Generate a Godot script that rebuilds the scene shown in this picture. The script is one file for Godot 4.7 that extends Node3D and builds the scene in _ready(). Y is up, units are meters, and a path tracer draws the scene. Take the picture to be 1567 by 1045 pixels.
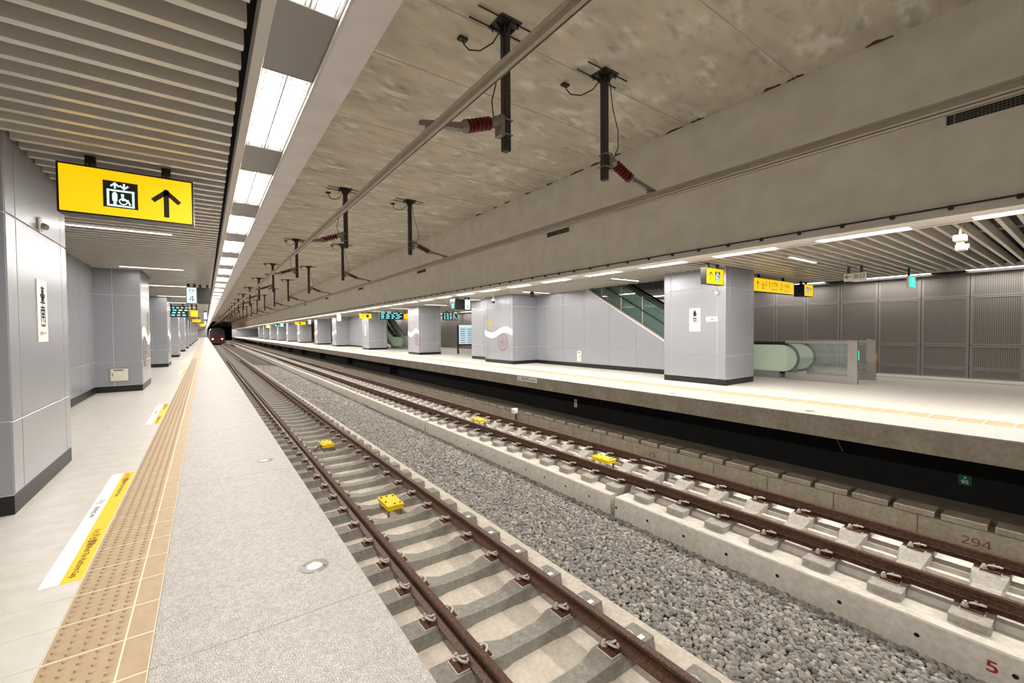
extends Node3D
# Underground railway station: x runs across the tracks, y up, -z along the platform away from the viewer.
# V(x, y, s): s is the distance along the tracks.

var M := {}
var names_used := {}
var rng := RandomNumberGenerator.new()
const S0 := -9.0
const S1 := 190.0
const RAIL_Y := -1.16
const SEAT_Y := -1.335
const SLAB_Y := -1.46

func V(x: float, y: float, s: float) -> Vector3:
	return Vector3(x, y, -s)

# ------------------------------------------------------------------ mesh building
class MB:
	var v := PackedVector3Array()
	var n := PackedVector3Array()
	func tri(a: Vector3, b: Vector3, c: Vector3) -> void:
		var k := (c - a).cross(b - a)
		if k.length_squared() < 1e-16:
			return
		k = k.normalized()
		v.append_array(PackedVector3Array([a, b, c]))
		n.append_array(PackedVector3Array([k, k, k]))
	func quad(a: Vector3, b: Vector3, c: Vector3, d: Vector3) -> void:
		tri(a, b, c)
		tri(a, c, d)
	func tri_out(a: Vector3, b: Vector3, c: Vector3, mid: Vector3) -> void:
		if (c - a).cross(b - a).dot((a + b + c) / 3.0 - mid) >= 0.0:
			tri(a, b, c)
		else:
			tri(a, c, b)
	func quad_out(a: Vector3, b: Vector3, c: Vector3, d: Vector3, mid: Vector3) -> void:
		if (c - a).cross(b - a).dot((a + b + c + d) / 4.0 - mid) >= 0.0:
			quad(a, b, c, d)
		else:
			quad(a, d, c, b)
	func box(lo: Vector3, hi: Vector3) -> void:
		var p := []
		for i in 8:
			p.append(Vector3(hi.x if i & 1 else lo.x, hi.y if i & 2 else lo.y, hi.z if i & 4 else lo.z))
		var m := (lo + hi) * 0.5
		for f in [[0, 1, 3, 2], [4, 5, 7, 6], [0, 2, 6, 4], [1, 3, 7, 5], [0, 1, 5, 4], [2, 3, 7, 6]]:
			quad_out(p[f[0]], p[f[1]], p[f[2]], p[f[3]], m)
	func cbox(lo: Vector3, hi: Vector3, c: float) -> void:
		# box with chamfered edges
		var m := (lo + hi) * 0.5
		var h := (hi - lo) * 0.5
		var P := func(sx, sy, sz, ax) -> Vector3:
			var q := Vector3(sx * (h.x - (0.0 if ax == 0 else c)), sy * (h.y - (0.0 if ax == 1 else c)), sz * (h.z - (0.0 if ax == 2 else c)))
			return m + q
		for s in [-1, 1]:
			quad_out(P.call(s, -1, -1, 0), P.call(s, 1, -1, 0), P.call(s, 1, 1, 0), P.call(s, -1, 1, 0), m)
			quad_out(P.call(-1, s, -1, 1), P.call(1, s, -1, 1), P.call(1, s, 1, 1), P.call(-1, s, 1, 1), m)
			quad_out(P.call(-1, -1, s, 2), P.call(1, -1, s, 2), P.call(1, 1, s, 2), P.call(-1, 1, s, 2), m)
			for t in [-1, 1]:
				quad_out(P.call(s, t, -1, 0), P.call(s, t, 1, 0), P.call(s, t, 1, 1), P.call(s, t, -1, 1), m)
				quad_out(P.call(s, -1, t, 0), P.call(s, 1, t, 0), P.call(s, 1, t, 2), P.call(s, -1, t, 2), m)
				quad_out(P.call(-1, s, t, 1), P.call(1, s, t, 1), P.call(1, s, t, 2), P.call(-1, s, t, 2), m)
				for u in [-1, 1]:
					tri_out(P.call(s, t, u, 0), P.call(s, t, u, 1), P.call(s, t, u, 2), m)
	func tube(pts: Array, r: float, k := 6, caps := true) -> void:
		var rings := []
		var up := Vector3.UP
		var d0: Vector3 = (pts[1] - pts[0]).normalized()
		if absf(d0.dot(up)) > 0.9:
			up = Vector3.RIGHT
		for i in pts.size():
			var a: Vector3 = pts[maxi(i - 1, 0)]
			var b: Vector3 = pts[mini(i + 1, pts.size() - 1)]
			var d := (b - a).normalized()
			var x := up.cross(d).normalized()
			var y := d.cross(x).normalized()
			up = y
			var ring := []
			for j in k:
				var t := TAU * j / k
				ring.append([pts[i] + (x * cos(t) + y * sin(t)) * r, x * cos(t) + y * sin(t)])
			rings.append(ring)
		for i in rings.size() - 1:
			for j in k:
				var q := (j + 1) % k
				smooth_quad(rings[i][j], rings[i][q], rings[i + 1][q], rings[i + 1][j])
		if caps:
			for e in [0, rings.size() - 1]:
				var o: Vector3 = pts[1] if e == 0 else pts[pts.size() - 2]
				for j in range(1, k - 1):
					tri_out(rings[e][0][0], rings[e][j][0], rings[e][j + 1][0], o)
	func smooth_tri(a: Array, b: Array, c: Array) -> void:
		var g: Vector3 = (c[0] - a[0]).cross(b[0] - a[0])
		if g.length_squared() < 1e-18:
			return
		if g.dot(a[1] + b[1] + c[1]) < 0.0:
			var t := b
			b = c
			c = t
		v.append_array(PackedVector3Array([a[0], b[0], c[0]]))
		n.append_array(PackedVector3Array([a[1], b[1], c[1]]))
	func smooth_quad(a: Array, b: Array, c: Array, d: Array) -> void:
		smooth_tri(a, b, c)
		smooth_tri(a, c, d)
	func lathe(profile: Array, at: Vector3, axis: Vector3, k := 12) -> void:
		# profile: [radius, height along axis]
		var w := axis.normalized()
		var x := (Vector3.UP if absf(w.y) < 0.9 else Vector3.RIGHT).cross(w).normalized()
		var y := w.cross(x)
		for i in profile.size() - 1:
			var p: Array = profile[i]
			var q: Array = profile[i + 1]
			var dr: float = q[0] - p[0]
			var dh: float = q[1] - p[1]
			for j in k:
				var r := []
				for e in [[p, j], [p, j + 1], [q, j + 1], [q, j]]:
					var t: float = TAU * e[1] / k
					var o := x * cos(t) + y * sin(t)
					r.append([at + o * e[0][0] + w * e[0][1], (o * dh - w * dr).normalized()])
				smooth_quad(r[0], r[1], r[2], r[3])
	func prism(poly: PackedVector2Array, f: Callable, a: float, b: float) -> void:
		# f(p: Vector2, depth) -> Vector3
		var mid := Vector3.ZERO
		var area := 0.0
		for i in poly.size():
			var e := poly[(i + 1) % poly.size()]
			area += poly[i].cross(e)
		for i in poly.size():
			var p := poly[i]
			var e := poly[(i + 1) % poly.size()]
			var nn := Vector2(e.y - p.y, p.x - e.x) * signf(area)
			mid = (f.call(p, a) + f.call(e, b)) * 0.5 - (f.call(p + nn, a) - f.call(p, a))
			quad_out(f.call(p, a), f.call(e, a), f.call(e, b), f.call(p, b), mid)
		var ids := Geometry2D.triangulate_polygon(poly)
		for i in range(0, ids.size(), 3):
			var u := poly[ids[i]]
			var w := poly[ids[i + 1]]
			var z := poly[ids[i + 2]]
			var c := (u + w + z) / 3.0
			tri_out(f.call(u, a), f.call(w, a), f.call(z, a), f.call(c, b))
			tri_out(f.call(u, b), f.call(w, b), f.call(z, b), f.call(c, a))
	func loft(rings: Array) -> void:
		for i in rings.size() - 1:
			var m := Vector3.ZERO
			for p in rings[i]:
				m += p
			for p in rings[i + 1]:
				m += p
			m /= rings[i].size() * 2.0
			for j in rings[i].size():
				var q: int = (j + 1) % rings[i].size()
				quad_out(rings[i][j], rings[i][q], rings[i + 1][q], rings[i + 1][j], m)
		for e in [0, rings.size() - 1]:
			var o: Vector3 = rings[1 if e == 0 else rings.size() - 2][0] * 0.5 + rings[1 if e == 0 else rings.size() - 2][2] * 0.5
			for j in range(1, rings[e].size() - 1):
				tri_out(rings[e][0], rings[e][j], rings[e][j + 1], o)
	func mesh() -> ArrayMesh:
		var arr := []
		arr.resize(Mesh.ARRAY_MAX)
		arr[Mesh.ARRAY_VERTEX] = v
		arr[Mesh.ARRAY_NORMAL] = n
		var am := ArrayMesh.new()
		am.add_surface_from_arrays(Mesh.PRIMITIVE_TRIANGLES, arr)
		return am

func box_mesh(lo: Vector3, hi: Vector3, c := 0.0) -> ArrayMesh:
	var b := MB.new()
	var l := Vector3(minf(lo.x, hi.x), minf(lo.y, hi.y), minf(lo.z, hi.z))
	var h := Vector3(maxf(lo.x, hi.x), maxf(lo.y, hi.y), maxf(lo.z, hi.z))
	if c > 0.0:
		b.cbox(l, h, c)
	else:
		b.box(l, h)
	return b.mesh()

# ------------------------------------------------------------------ nodes
func numbered(called: String) -> String:
	if not names_used.has(called):
		names_used[called] = 0
		return called
	names_used[called] += 1
	return "%s_%03d" % [called, names_used[called]]

func tag(o: Node3D, label: String, category: String, group := "", kind := "") -> void:
	o.set_meta("label", label)
	if category:
		o.set_meta("category", category)
	if group:
		o.set_meta("group", group)
	if kind:
		o.set_meta("kind", kind)

func thing(called: String, label: String, category: String, at := Vector3.ZERO, group := "", kind := "") -> Node3D:
	var o := Node3D.new()
	o.name = numbered(called)
	add_child(o)
	o.position = at
	tag(o, label, category, group, kind)
	return o

func part(parent: Node3D, called: String, mesh: Mesh, m: Material, at := Vector3.ZERO) -> MeshInstance3D:
	var o := MeshInstance3D.new()
	o.name = called
	o.mesh = mesh
	o.material_override = m
	o.cast_shadow = GeometryInstance3D.SHADOW_CASTING_SETTING_ON
	parent.add_child(o, true)
	o.position = at
	return o

func solo(called: String, mesh: Mesh, m: Material, label: String, category: String, at := Vector3.ZERO, group := "", kind := "") -> MeshInstance3D:
	var o := MeshInstance3D.new()
	o.name = numbered(called)
	o.mesh = mesh
	o.material_override = m
	add_child(o)
	o.position = at
	tag(o, label, category, group, kind)
	return o

func copy_of(o: Node3D, called: String, at: Vector3, label := "") -> Node3D:
	var c: Node3D = o.duplicate()
	c.name = numbered(called)
	add_child(c)
	c.position = at
	if label:
		c.set_meta("label", label)
	return c

const ORD := ["first", "second", "third", "fourth", "fifth", "sixth", "seventh", "eighth", "ninth", "tenth", "eleventh", "twelfth", "thirteenth", "fourteenth", "fifteenth", "sixteenth", "seventeenth", "eighteenth"]

# ------------------------------------------------------------------ materials
func mat(c: Color, rough := 0.6, metal := 0.0, tex: Texture2D = null, size := 1.0, spec := 0.5) -> StandardMaterial3D:
	var m := StandardMaterial3D.new()
	m.albedo_color = c
	m.roughness = rough
	m.metallic = metal
	m.metallic_specular = spec
	if tex:
		m.albedo_texture = tex
		m.uv1_triplanar = true
		m.uv1_world_triplanar = true
		m.uv1_scale = Vector3.ONE / size
	return m

func glow(c: Color, e: float, base := Color(0.9, 0.9, 0.9)) -> StandardMaterial3D:
	var m := mat(base, 0.5)
	m.emission_enabled = true
	m.emission = c
	m.emission_energy_multiplier = e
	return m

func glass(c: Color, alpha: float) -> StandardMaterial3D:
	var m := mat(Color(c.r, c.g, c.b, alpha), 0.03)
	m.transparency = BaseMaterial3D.TRANSPARENCY_ALPHA
	return m

func noise_img(freq: float, octaves: int, sd: int, size := 512) -> Image:
	var f := FastNoiseLite.new()
	f.seed = sd
	f.noise_type = FastNoiseLite.TYPE_SIMPLEX_SMOOTH
	f.frequency = freq
	f.fractal_octaves = octaves
	return f.get_seamless_image(size, size)

func blend_tex(layers: Array, size := 512) -> ImageTexture:
	# layers: [image, low colour, high colour, contrast]; multiplied together
	var img := Image.create(size, size, true, Image.FORMAT_RGB8)
	for y in size:
		for x in size:
			var c := Color.WHITE
			for l in layers:
				var t: float = clampf((l[0].get_pixel(x, y).r - 0.5) * l[3] + 0.5, 0.0, 1.0)
				c *= (l[1] as Color).lerp(l[2], t)
			img.set_pixel(x, y, c)
	img.generate_mipmaps()
	return ImageTexture.create_from_image(img)

func bump(img: Image, strength: float) -> ImageTexture:
	var b: Image = img.duplicate()
	b.convert(Image.FORMAT_RGBA8)
	b.bump_map_to_normal_map(strength)
	b.generate_mipmaps()
	return ImageTexture.create_from_image(b)

func vault_texture() -> ImageTexture:
	# cast concrete: soft clouds, pale scratchy lime patches, small dark blemishes
	var size := 1024
	var soft := noise_img(0.004, 4, 31, size)
	var where := noise_img(0.0055, 3, 77, size)
	var scratch := noise_img(0.016, 6, 44, size)
	var grain := noise_img(0.25, 2, 8, size)
	var img := Image.create(size, size, true, Image.FORMAT_RGB8)
	for y in size:
		for x in size:
			var a := soft.get_pixel(x, y).r
			var w := smoothstep(0.48, 0.80, where.get_pixel(x, y).r)
			var k := scratch.get_pixel((x + y / 3) % size, y).r
			var g := grain.get_pixel(x, y).r
			var v := 0.885 + 0.07 * (a - 0.5) * 2.0 + 0.04 * (g - 0.5) + 0.07 * (k - 0.5)
			v += w * (0.12 * smoothstep(0.40, 0.80, k) - 0.06 * smoothstep(0.5, 0.2, k))
			v -= 0.05 * smoothstep(0.32, 0.10, k)
			v = clampf(v, 0.3, 1.0)
			img.set_pixel(x, y, Color(v, v * (0.975 + 0.02 * w), v * (0.93 + 0.05 * w)))
	img.generate_mipmaps()
	return ImageTexture.create_from_image(img)

func make_materials() -> void:
	var fine := noise_img(0.35, 2, 3)
	var mid := noise_img(0.04, 4, 5)
	var coarse := noise_img(0.008, 5, 9)
	var cells := noise_img(0.02, 3, 12)
	var W := Color.WHITE
	var tex_concrete := blend_tex([[coarse, Color(0.90, 0.89, 0.87), W, 1.3], [mid, Color(0.90, 0.895, 0.885), W, 1.5], [fine, Color(0.95, 0.95, 0.95), W, 1.0]])
	var tex_soft := blend_tex([[coarse, Color(0.94, 0.935, 0.925), W, 1.2], [fine, Color(0.96, 0.96, 0.96), W, 1.0]])
	var tex_granite := blend_tex([[fine, Color(0.56, 0.55, 0.54), W, 2.6], [mid, Color(0.90, 0.90, 0.89), W, 1.6], [coarse, Color(0.95, 0.95, 0.94), W, 1.0]])
	var tex_rust := blend_tex([[mid, Color(0.62, 0.55, 0.50), W, 1.8], [fine, Color(0.78, 0.75, 0.72), W, 1.2], [cells, Color(0.8, 0.72, 0.66), W, 1.4]])
	var tex_sleeper := blend_tex([[cells, Color(0.90, 0.89, 0.88), W, 1.5], [mid, Color(0.90, 0.895, 0.885), W, 1.5], [fine, Color(0.88, 0.88, 0.87), W, 1.2]])
	var tex_slab := blend_tex([[coarse, Color(0.94, 0.935, 0.925), W, 1.3], [mid, Color(0.93, 0.925, 0.915), W, 1.6], [fine, Color(0.94, 0.94, 0.94), W, 1.2]])
	# formwork concrete of the track ceiling: pale blotches and darker streaks
	var tex_vault := vault_texture()

	M.vault = mat(Color(0.905, 0.89, 0.86), 0.9, 0.0, tex_vault, 6.0)
	M.vault.uv1_scale = Vector3(0.115, 0.2, 0.24)
	M.seam = mat(Color(0.74, 0.71, 0.66), 0.95)
	M.spall = mat(Color(0.50, 0.44, 0.36), 0.95, 0.0, tex_rust, 0.3)
	M.render = mat(Color(0.945, 0.93, 0.90), 0.85, 0.0, tex_soft, 3.0)
	M.soffit = mat(Color(0.90, 0.885, 0.885), 0.6, 0.0, tex_soft, 2.0)
	M.panel = mat(Color(0.63, 0.64, 0.665), 0.32, 0.35)
	M.panel_joint = mat(Color(0.93, 0.93, 0.935), 0.6)
	M.skirting = mat(Color(0.07, 0.072, 0.075), 0.45)
	M.tile = mat(Color(0.84, 0.825, 0.795), 0.34, 0.0, tex_soft, 0.9)
	M.grout = mat(Color(0.66, 0.645, 0.615), 0.9)
	M.granite = mat(Color(0.88, 0.87, 0.855), 0.62, 0.0, tex_granite, 1.0)
	M.tactile = mat(Color(0.71, 0.62, 0.49), 0.55, 0.0, tex_soft, 0.6)
	M.tactile_grout = mat(Color(0.93, 0.86, 0.75), 0.85)
	M.slab_edge = mat(Color(0.68, 0.65, 0.605), 0.85, 0.0, tex_concrete, 2.0)
	M.slat = mat(Color(0.84, 0.815, 0.77), 0.2, 0.0, null, 1.0, 0.8)
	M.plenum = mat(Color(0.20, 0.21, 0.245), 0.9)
	M.trim = mat(Color(0.80, 0.78, 0.755), 0.5)
	M.gap_panel = mat(Color(0.58, 0.57, 0.57), 0.3, 0.35)
	M.lamp = glow(Color(1.0, 0.985, 0.97), 3.0)
	M.lamp_far = glow(Color(1.0, 0.985, 0.97), 1.6)
	M.louvre = mat(Color(0.75, 0.76, 0.78), 0.25, 0.7)
	M.track_slab = mat(Color(0.90, 0.865, 0.81), 0.85, 0.0, tex_slab, 1.4)
	M.sleeper = mat(Color(0.67, 0.66, 0.63), 0.85, 0.0, tex_sleeper, 0.8)
	M.white_slab = mat(Color(0.94, 0.92, 0.885), 0.85, 0.0, tex_slab, 1.9)
	M.white_sleeper = mat(Color(0.80, 0.785, 0.755), 0.85, 0.0, tex_sleeper, 0.9)
	M.rail = mat(Color(0.53, 0.405, 0.335), 0.5, 0.1, tex_rust, 0.5)
	M.plate = mat(Color(0.52, 0.35, 0.27), 0.7, 0.0, tex_rust, 0.3)
	M.pad = mat(Color(0.82, 0.79, 0.74), 0.8)
	M.clip = mat(Color(0.80, 0.765, 0.72), 0.5, 0.1)
	M.gravel_bed = mat(Color(0.40, 0.385, 0.36), 0.95, 0.0, tex_concrete, 0.4)
	M.yellow_paint = mat(Color(0.98, 0.82, 0.04), 0.5)
	M.steel = mat(Color(0.70, 0.685, 0.67), 0.28, 0.55, tex_soft, 0.5)
	M.bright_steel = mat(Color(0.78, 0.77, 0.76), 0.3, 0.35)
	M.lens = mat(Color(0.84, 0.84, 0.83), 0.25)
	M.zinc = mat(Color(0.66, 0.64, 0.63), 0.45, 0.6, tex_concrete, 0.4)
	M.post = mat(Color(0.37, 0.38, 0.41), 0.5, 0.1, tex_rust, 0.4)
	M.insulator = mat(Color(0.42, 0.115, 0.12), 0.4)
	M.conductor = mat(Color(0.76, 0.73, 0.685), 0.4, 0.25, tex_soft, 0.7)
	M.copper = mat(Color(0.45, 0.38, 0.33), 0.4, 0.6)
	M.black = mat(Color(0.055, 0.055, 0.06), 0.45)
	M.cable = mat(Color(0.12, 0.13, 0.10), 0.5)
	M.pipe = mat(Color(0.16, 0.13, 0.13), 0.5)
	M.substructure_black = mat(Color(0.15, 0.15, 0.155), 0.95, 0.0, tex_concrete, 1.5)  # near-black, faintly mottled colour for the walls and piers below both platforms
	var holes := Image.create(96, 96, true, Image.FORMAT_RGB8)
	holes.fill(Color.WHITE)
	for i in 4:
		for j in 4:
			holes.fill_rect(Rect2i(i * 24 + 6, j * 24 + 6, 12, 12), Color(0.5, 0.5, 0.5))
	holes.generate_mipmaps()
	M.acoustic = mat(Color(0.47, 0.45, 0.43), 0.7, 0.0, ImageTexture.create_from_image(holes), 0.16)
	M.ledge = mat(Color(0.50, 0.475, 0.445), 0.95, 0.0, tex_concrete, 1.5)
	M.acoustic_frame = mat(Color(0.49, 0.475, 0.46), 0.6, 0.0)
	M.sign_yellow = glow(Color(1.0, 0.79, 0.0), 0.52, Color(0.80, 0.62, 0.02))
	M.sign_black = mat(Color(0.06, 0.05, 0.04), 0.35)
	M.sign_ink = mat(Color(0.10, 0.08, 0.03), 0.6)
	M.sign_white = glow(Color(0.86, 1.0, 1.0), 0.5, Color(0.6, 0.65, 0.65))
	M.sign_white_dim = glow(Color(0.82, 0.95, 1.0), 0.35, Color(0.6, 0.63, 0.65))
	M.ink = mat(Color(0.10, 0.10, 0.10), 0.7)
	M.grey_ink = mat(Color(0.32, 0.31, 0.31), 0.7)
	M.plate_white = mat(Color(0.93, 0.925, 0.91), 0.45)
	M.sticker_white = mat(Color(0.95, 0.945, 0.925), 0.45)
	M.sticker_yellow = mat(Color(0.97, 0.78, 0.06), 0.45)
	M.sticker_ink = mat(Color(0.30, 0.22, 0.05), 0.7)
	M.wave = mat(Color(0.95, 0.95, 0.955), 0.4)
	M.oval_gold = mat(Color(0.60, 0.565, 0.44), 0.45)
	M.oval_rose = mat(Color(0.55, 0.51, 0.525), 0.45)
	M.oval_dark = mat(Color(0.32, 0.27, 0.285), 0.5)
	M.oval_ring = mat(Color(0.70, 0.66, 0.52), 0.45)
	M.cream = mat(Color(0.88, 0.86, 0.80), 0.5)
	M.red_paint = mat(Color(0.62, 0.19, 0.17), 0.7)
	M.faded_red = mat(Color(0.46, 0.24, 0.20), 0.8)
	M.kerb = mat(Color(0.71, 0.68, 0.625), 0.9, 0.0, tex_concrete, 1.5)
	M.led_board = mat(Color(0.01, 0.15, 0.17), 0.35)
	M.led_text = glow(Color(0.55, 1.0, 1.0), 0.6, Color(0.4, 0.6, 0.6))
	M.led_blue = glow(Color(0.15, 0.55, 1.0), 1.0)
	M.led_red = glow(Color(1.0, 0.32, 0.22), 1.0)
	M.led_orange = glow(Color(1.0, 0.66, 0.42), 1.0)
	M.exit_green = glow(Color(0.08, 0.85, 0.68), 1.0, Color(0.1, 0.6, 0.5))
	M.green_sign = mat(Color(0.07, 0.42, 0.26), 0.45)
	M.glass_green = glass(Color(0.82, 0.90, 0.82), 0.8)
	M.glass_dark = glass(Color(0.36, 0.46, 0.43), 0.5)
	M.glass_clear = glass(Color(0.70, 0.76, 0.75), 0.10)
	M.stair = mat(Color(0.30, 0.29, 0.28), 0.7)
	M.train = mat(Color(0.07, 0.06, 0.07), 0.35)
	M.tail = glow(Color(1.0, 0.2, 0.16), 16.0)
	M.tunnel = mat(Color(0.14, 0.13, 0.13), 0.95)
	M.hole = mat(Color(0.10, 0.095, 0.09), 0.95)

# ------------------------------------------------------------------ lettering
const GLYPH := {
	"臺": [[2, 1, 8, 1], [5, 0, 5, 2.4], [3, 2.4, 7, 2.4], [3.2, 3.3, 6.8, 3.3, 6.8, 4.3, 3.2, 4.3, 3.2, 3.3], [1, 6, 1, 5.2, 9, 5.2, 9, 6], [2.5, 6.3, 7.5, 6.3], [4.6, 6.3, 3.2, 7.4, 7, 7.2], [6.2, 6.6, 7.4, 7.6], [2.5, 8.5, 7.5, 8.5], [5, 7.3, 5, 9.7], [1, 9.8, 9, 9.8]],
	"南": [[1.5, 1.4, 8.5, 1.4], [5, 0, 5, 2.9], [1.2, 10, 1.2, 2.9, 8.8, 2.9, 8.8, 10, 7.8, 9.8], [3.4, 3.8, 4.2, 5], [6.6, 3.8, 5.8, 5], [3, 5.5, 7, 5.5], [2.8, 7.2, 7.2, 7.2], [5, 5.5, 5, 9.5]],
	"台": [[5, 0.6, 2.4, 4.2, 7.6, 3.8], [6.4, 2.4, 8.4, 4.8], [2.6, 5.8, 7.4, 5.8, 7.4, 9.4, 2.6, 9.4, 2.6, 5.8]],
	"月": [[2.5, 10, 3, 0.8, 8, 0.8, 8, 9.6], [3, 3.6, 8, 3.6], [3, 6.2, 8, 6.2]],
	"出": [[5, 0.5, 5, 9], [2, 1.5, 2, 4.5, 8, 4.5, 8, 1.5], [1.2, 5.5, 1.2, 9.2, 8.8, 9.2, 8.8, 5.5]],
	"口": [[1.5, 2, 8.5, 2, 8.5, 8.5, 1.5, 8.5, 1.5, 2]],
	"北": [[3.8, 0.5, 3.8, 9.5], [1, 3.2, 3.8, 3.2], [1, 7.4, 3.8, 6.4], [6.2, 0.5, 6.2, 9, 9.2, 9, 9.2, 7.5], [9, 2.6, 6.2, 4.4]],
	"門": [[1.2, 10, 1.2, 0.8, 4.2, 0.8, 4.2, 4.2, 1.2, 4.2], [1.2, 2.5, 4.2, 2.5], [8.8, 10, 8.8, 0.8, 5.8, 0.8, 5.8, 4.2, 8.8, 4.2], [5.8, 2.5, 8.8, 2.5]],
	"路": [[1, 1, 4, 1, 4, 3.6, 1, 3.6, 1, 1], [2.5, 3.6, 2.5, 9], [2.5, 6, 4.2, 6], [1.2, 5.5, 1.2, 9], [0.5, 9.2, 4.2, 8.6], [6.5, 0.5, 5, 3.4], [6.2, 1.6, 9, 1.6, 5, 5.6], [6.2, 2.8, 9.4, 5.4], [5.8, 6.2, 8.8, 6.2, 8.8, 9.5, 5.8, 9.5, 5.8, 6.2]],
	"大": [[1, 3.6, 9, 3.6], [5, 0.5, 5, 3.6, 1.2, 9.6], [5, 3.6, 8.8, 9.6]],
	"學": [[2, 1, 2, 4], [8, 1, 8, 4], [4, 0.8, 6, 2], [6, 0.8, 4, 2], [4, 2.4, 6, 3.6], [6, 2.4, 4, 3.6], [1, 5.6, 1, 4.6, 9, 4.6, 9, 5.6], [3, 6, 7, 6, 5, 7.2], [5, 7.2, 5, 9.8], [1, 8, 9, 8]],
	"タ": [[4, 1, 2, 5], [3.5, 2.5, 8, 2.5, 3, 9.5], [4, 5, 7, 6.5]],
	"イ": [[8, 1, 2, 5.5], [5.4, 3.4, 5.4, 9.5]],
	"ナ": [[1, 3.5, 9, 3.5], [5.4, 1, 5.4, 5, 3, 9.5]],
	"ン": [[2, 2, 4, 3.6], [2, 8.8, 8.8, 3]],
	"小": [[5, 0.5, 5, 9.5, 4, 9], [2.8, 4, 1.2, 8], [7, 4, 9, 8]],
	"心": [[1.5, 5, 1, 8.5], [3.2, 4, 3.4, 8.5, 5, 9.6, 7.6, 9.6, 8, 7.6], [4.6, 3, 5.6, 4.6], [7.6, 3.4, 9.2, 6]],
	"間": [[1.2, 10, 1.2, 0.8, 4.2, 0.8, 4.2, 4.2, 1.2, 4.2], [1.2, 2.5, 4.2, 2.5], [8.8, 10, 8.8, 0.8, 5.8, 0.8, 5.8, 4.2, 8.8, 4.2], [5.8, 2.5, 8.8, 2.5], [3.4, 5.4, 6.6, 5.4, 6.6, 9.4, 3.4, 9.4, 3.4, 5.4], [3.4, 7.4, 6.6, 7.4]],
	"隙": [[1, 1, 1, 9.8], [1, 1, 3.4, 1, 2.2, 4, 3.4, 6.4, 1.4, 7], [6.8, 0.6, 6.8, 3], [5, 1.4, 4.4, 3], [8.4, 1.2, 9.2, 2.8], [5, 3.8, 8.6, 3.8, 8.6, 6.4, 5, 6.4, 5, 3.8], [5, 5.1, 8.6, 5.1], [6.8, 6.4, 6.8, 9.8], [5.2, 7.6, 4.4, 9], [8.2, 7.4, 9.2, 9]],
	"下": [[1, 1, 9, 1], [5, 1, 5, 9.8], [5, 3.5, 8, 5.5]],
	"次": [[1.2, 2, 3, 3.4], [1, 8, 3.4, 6], [5, 1, 4, 4], [4.6, 2.6, 9, 2.6, 8.4, 4], [6.5, 3.6, 6.4, 5.5, 3.8, 9.8], [6.4, 5.5, 9.4, 9.8]],
	"列": [[0.6, 1.2, 5.8, 1.2], [2.8, 1.2, 0.8, 5], [2, 3.6, 5, 3.6, 1.2, 9.6], [2, 5.4, 3.6, 6.8], [7.2, 1.4, 7.2, 7], [9.2, 0.6, 9.2, 9.6]],
	"車": [[1, 1.6, 9, 1.6], [2, 3, 8, 3, 8, 7, 2, 7, 2, 3], [2, 5, 8, 5], [0.8, 8.4, 9.2, 8.4], [5, 0.2, 5, 10]],
}

func stroke(b: MB, a: Vector2, c: Vector2, w: float, f: Callable) -> void:
	# a flat bar between two points on a printed surface
	var d := (c - a).normalized() * w * 0.5
	var p := Vector2(-d.y, d.x)
	var q := [a - d - p, a - d + p, c + d + p, c + d - p]
	b.quad(f.call(q[0]), f.call(q[1]), f.call(q[2]), f.call(q[3]))

func glyphs(b: MB, text: String, at: Vector2, h: float, w: float, f: Callable, down := false, step := 1.12) -> void:
	# han characters from strokes; at is the upper left corner, y up
	for i in text.length():
		var o := at + (Vector2(0, -h * step * i) if down else Vector2(h * step * i, 0))
		for line in GLYPH[text[i]]:
			for k in range(0, line.size() - 2, 2):
				stroke(b, o + Vector2(line[k], -line[k + 1]) * h * 0.1, o + Vector2(line[k + 2], -line[k + 3]) * h * 0.1, w, f)

func latin(parent: Node3D, text: String, h: float, m: Material, at: Vector3, right: Vector3, up: Vector3, bold := false, wide := 1.0) -> void:
	# h is the cap height; at is the middle of the word
	var t := TextMesh.new()
	var sf := SystemFont.new()
	sf.font_names = PackedStringArray(["Droid Sans"])
	if bold:
		sf.font_weight = 700
	t.font = sf
	t.font_size = 64
	t.pixel_size = h / 46.0
	t.depth = 0.0006
	t.text = text
	t.curve_step = 4.0
	var o := part(parent, "lettering", t, m)
	o.basis = Basis(right.normalized() * wide, up.normalized(), right.cross(up).normalized())
	o.position = at

func disc(b: MB, c: Vector2, rx: float, ry: float, f: Callable, k := 20) -> void:
	for i in k:
		var t := TAU * i / k
		var u := TAU * (i + 1) / k
		b.tri(f.call(c), f.call(c + Vector2(cos(u) * rx, sin(u) * ry)), f.call(c + Vector2(cos(t) * rx, sin(t) * ry)))

func ring(b: MB, c: Vector2, rx: float, ry: float, w: float, f: Callable, k := 24) -> void:
	for i in k:
		var t := TAU * i / k
		var u := TAU * (i + 1) / k
		var e := func(a: float, g: float) -> Vector3: return f.call(c + Vector2(cos(a) * (rx - g), sin(a) * (ry - g)))
		b.quad(e.call(t, 0.0), e.call(t, w), e.call(u, w), e.call(u, 0.0))

func rect(b: MB, lo: Vector2, hi: Vector2, f: Callable) -> void:
	b.quad(f.call(lo), f.call(Vector2(lo.x, hi.y)), f.call(hi), f.call(Vector2(hi.x, lo.y)))

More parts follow.
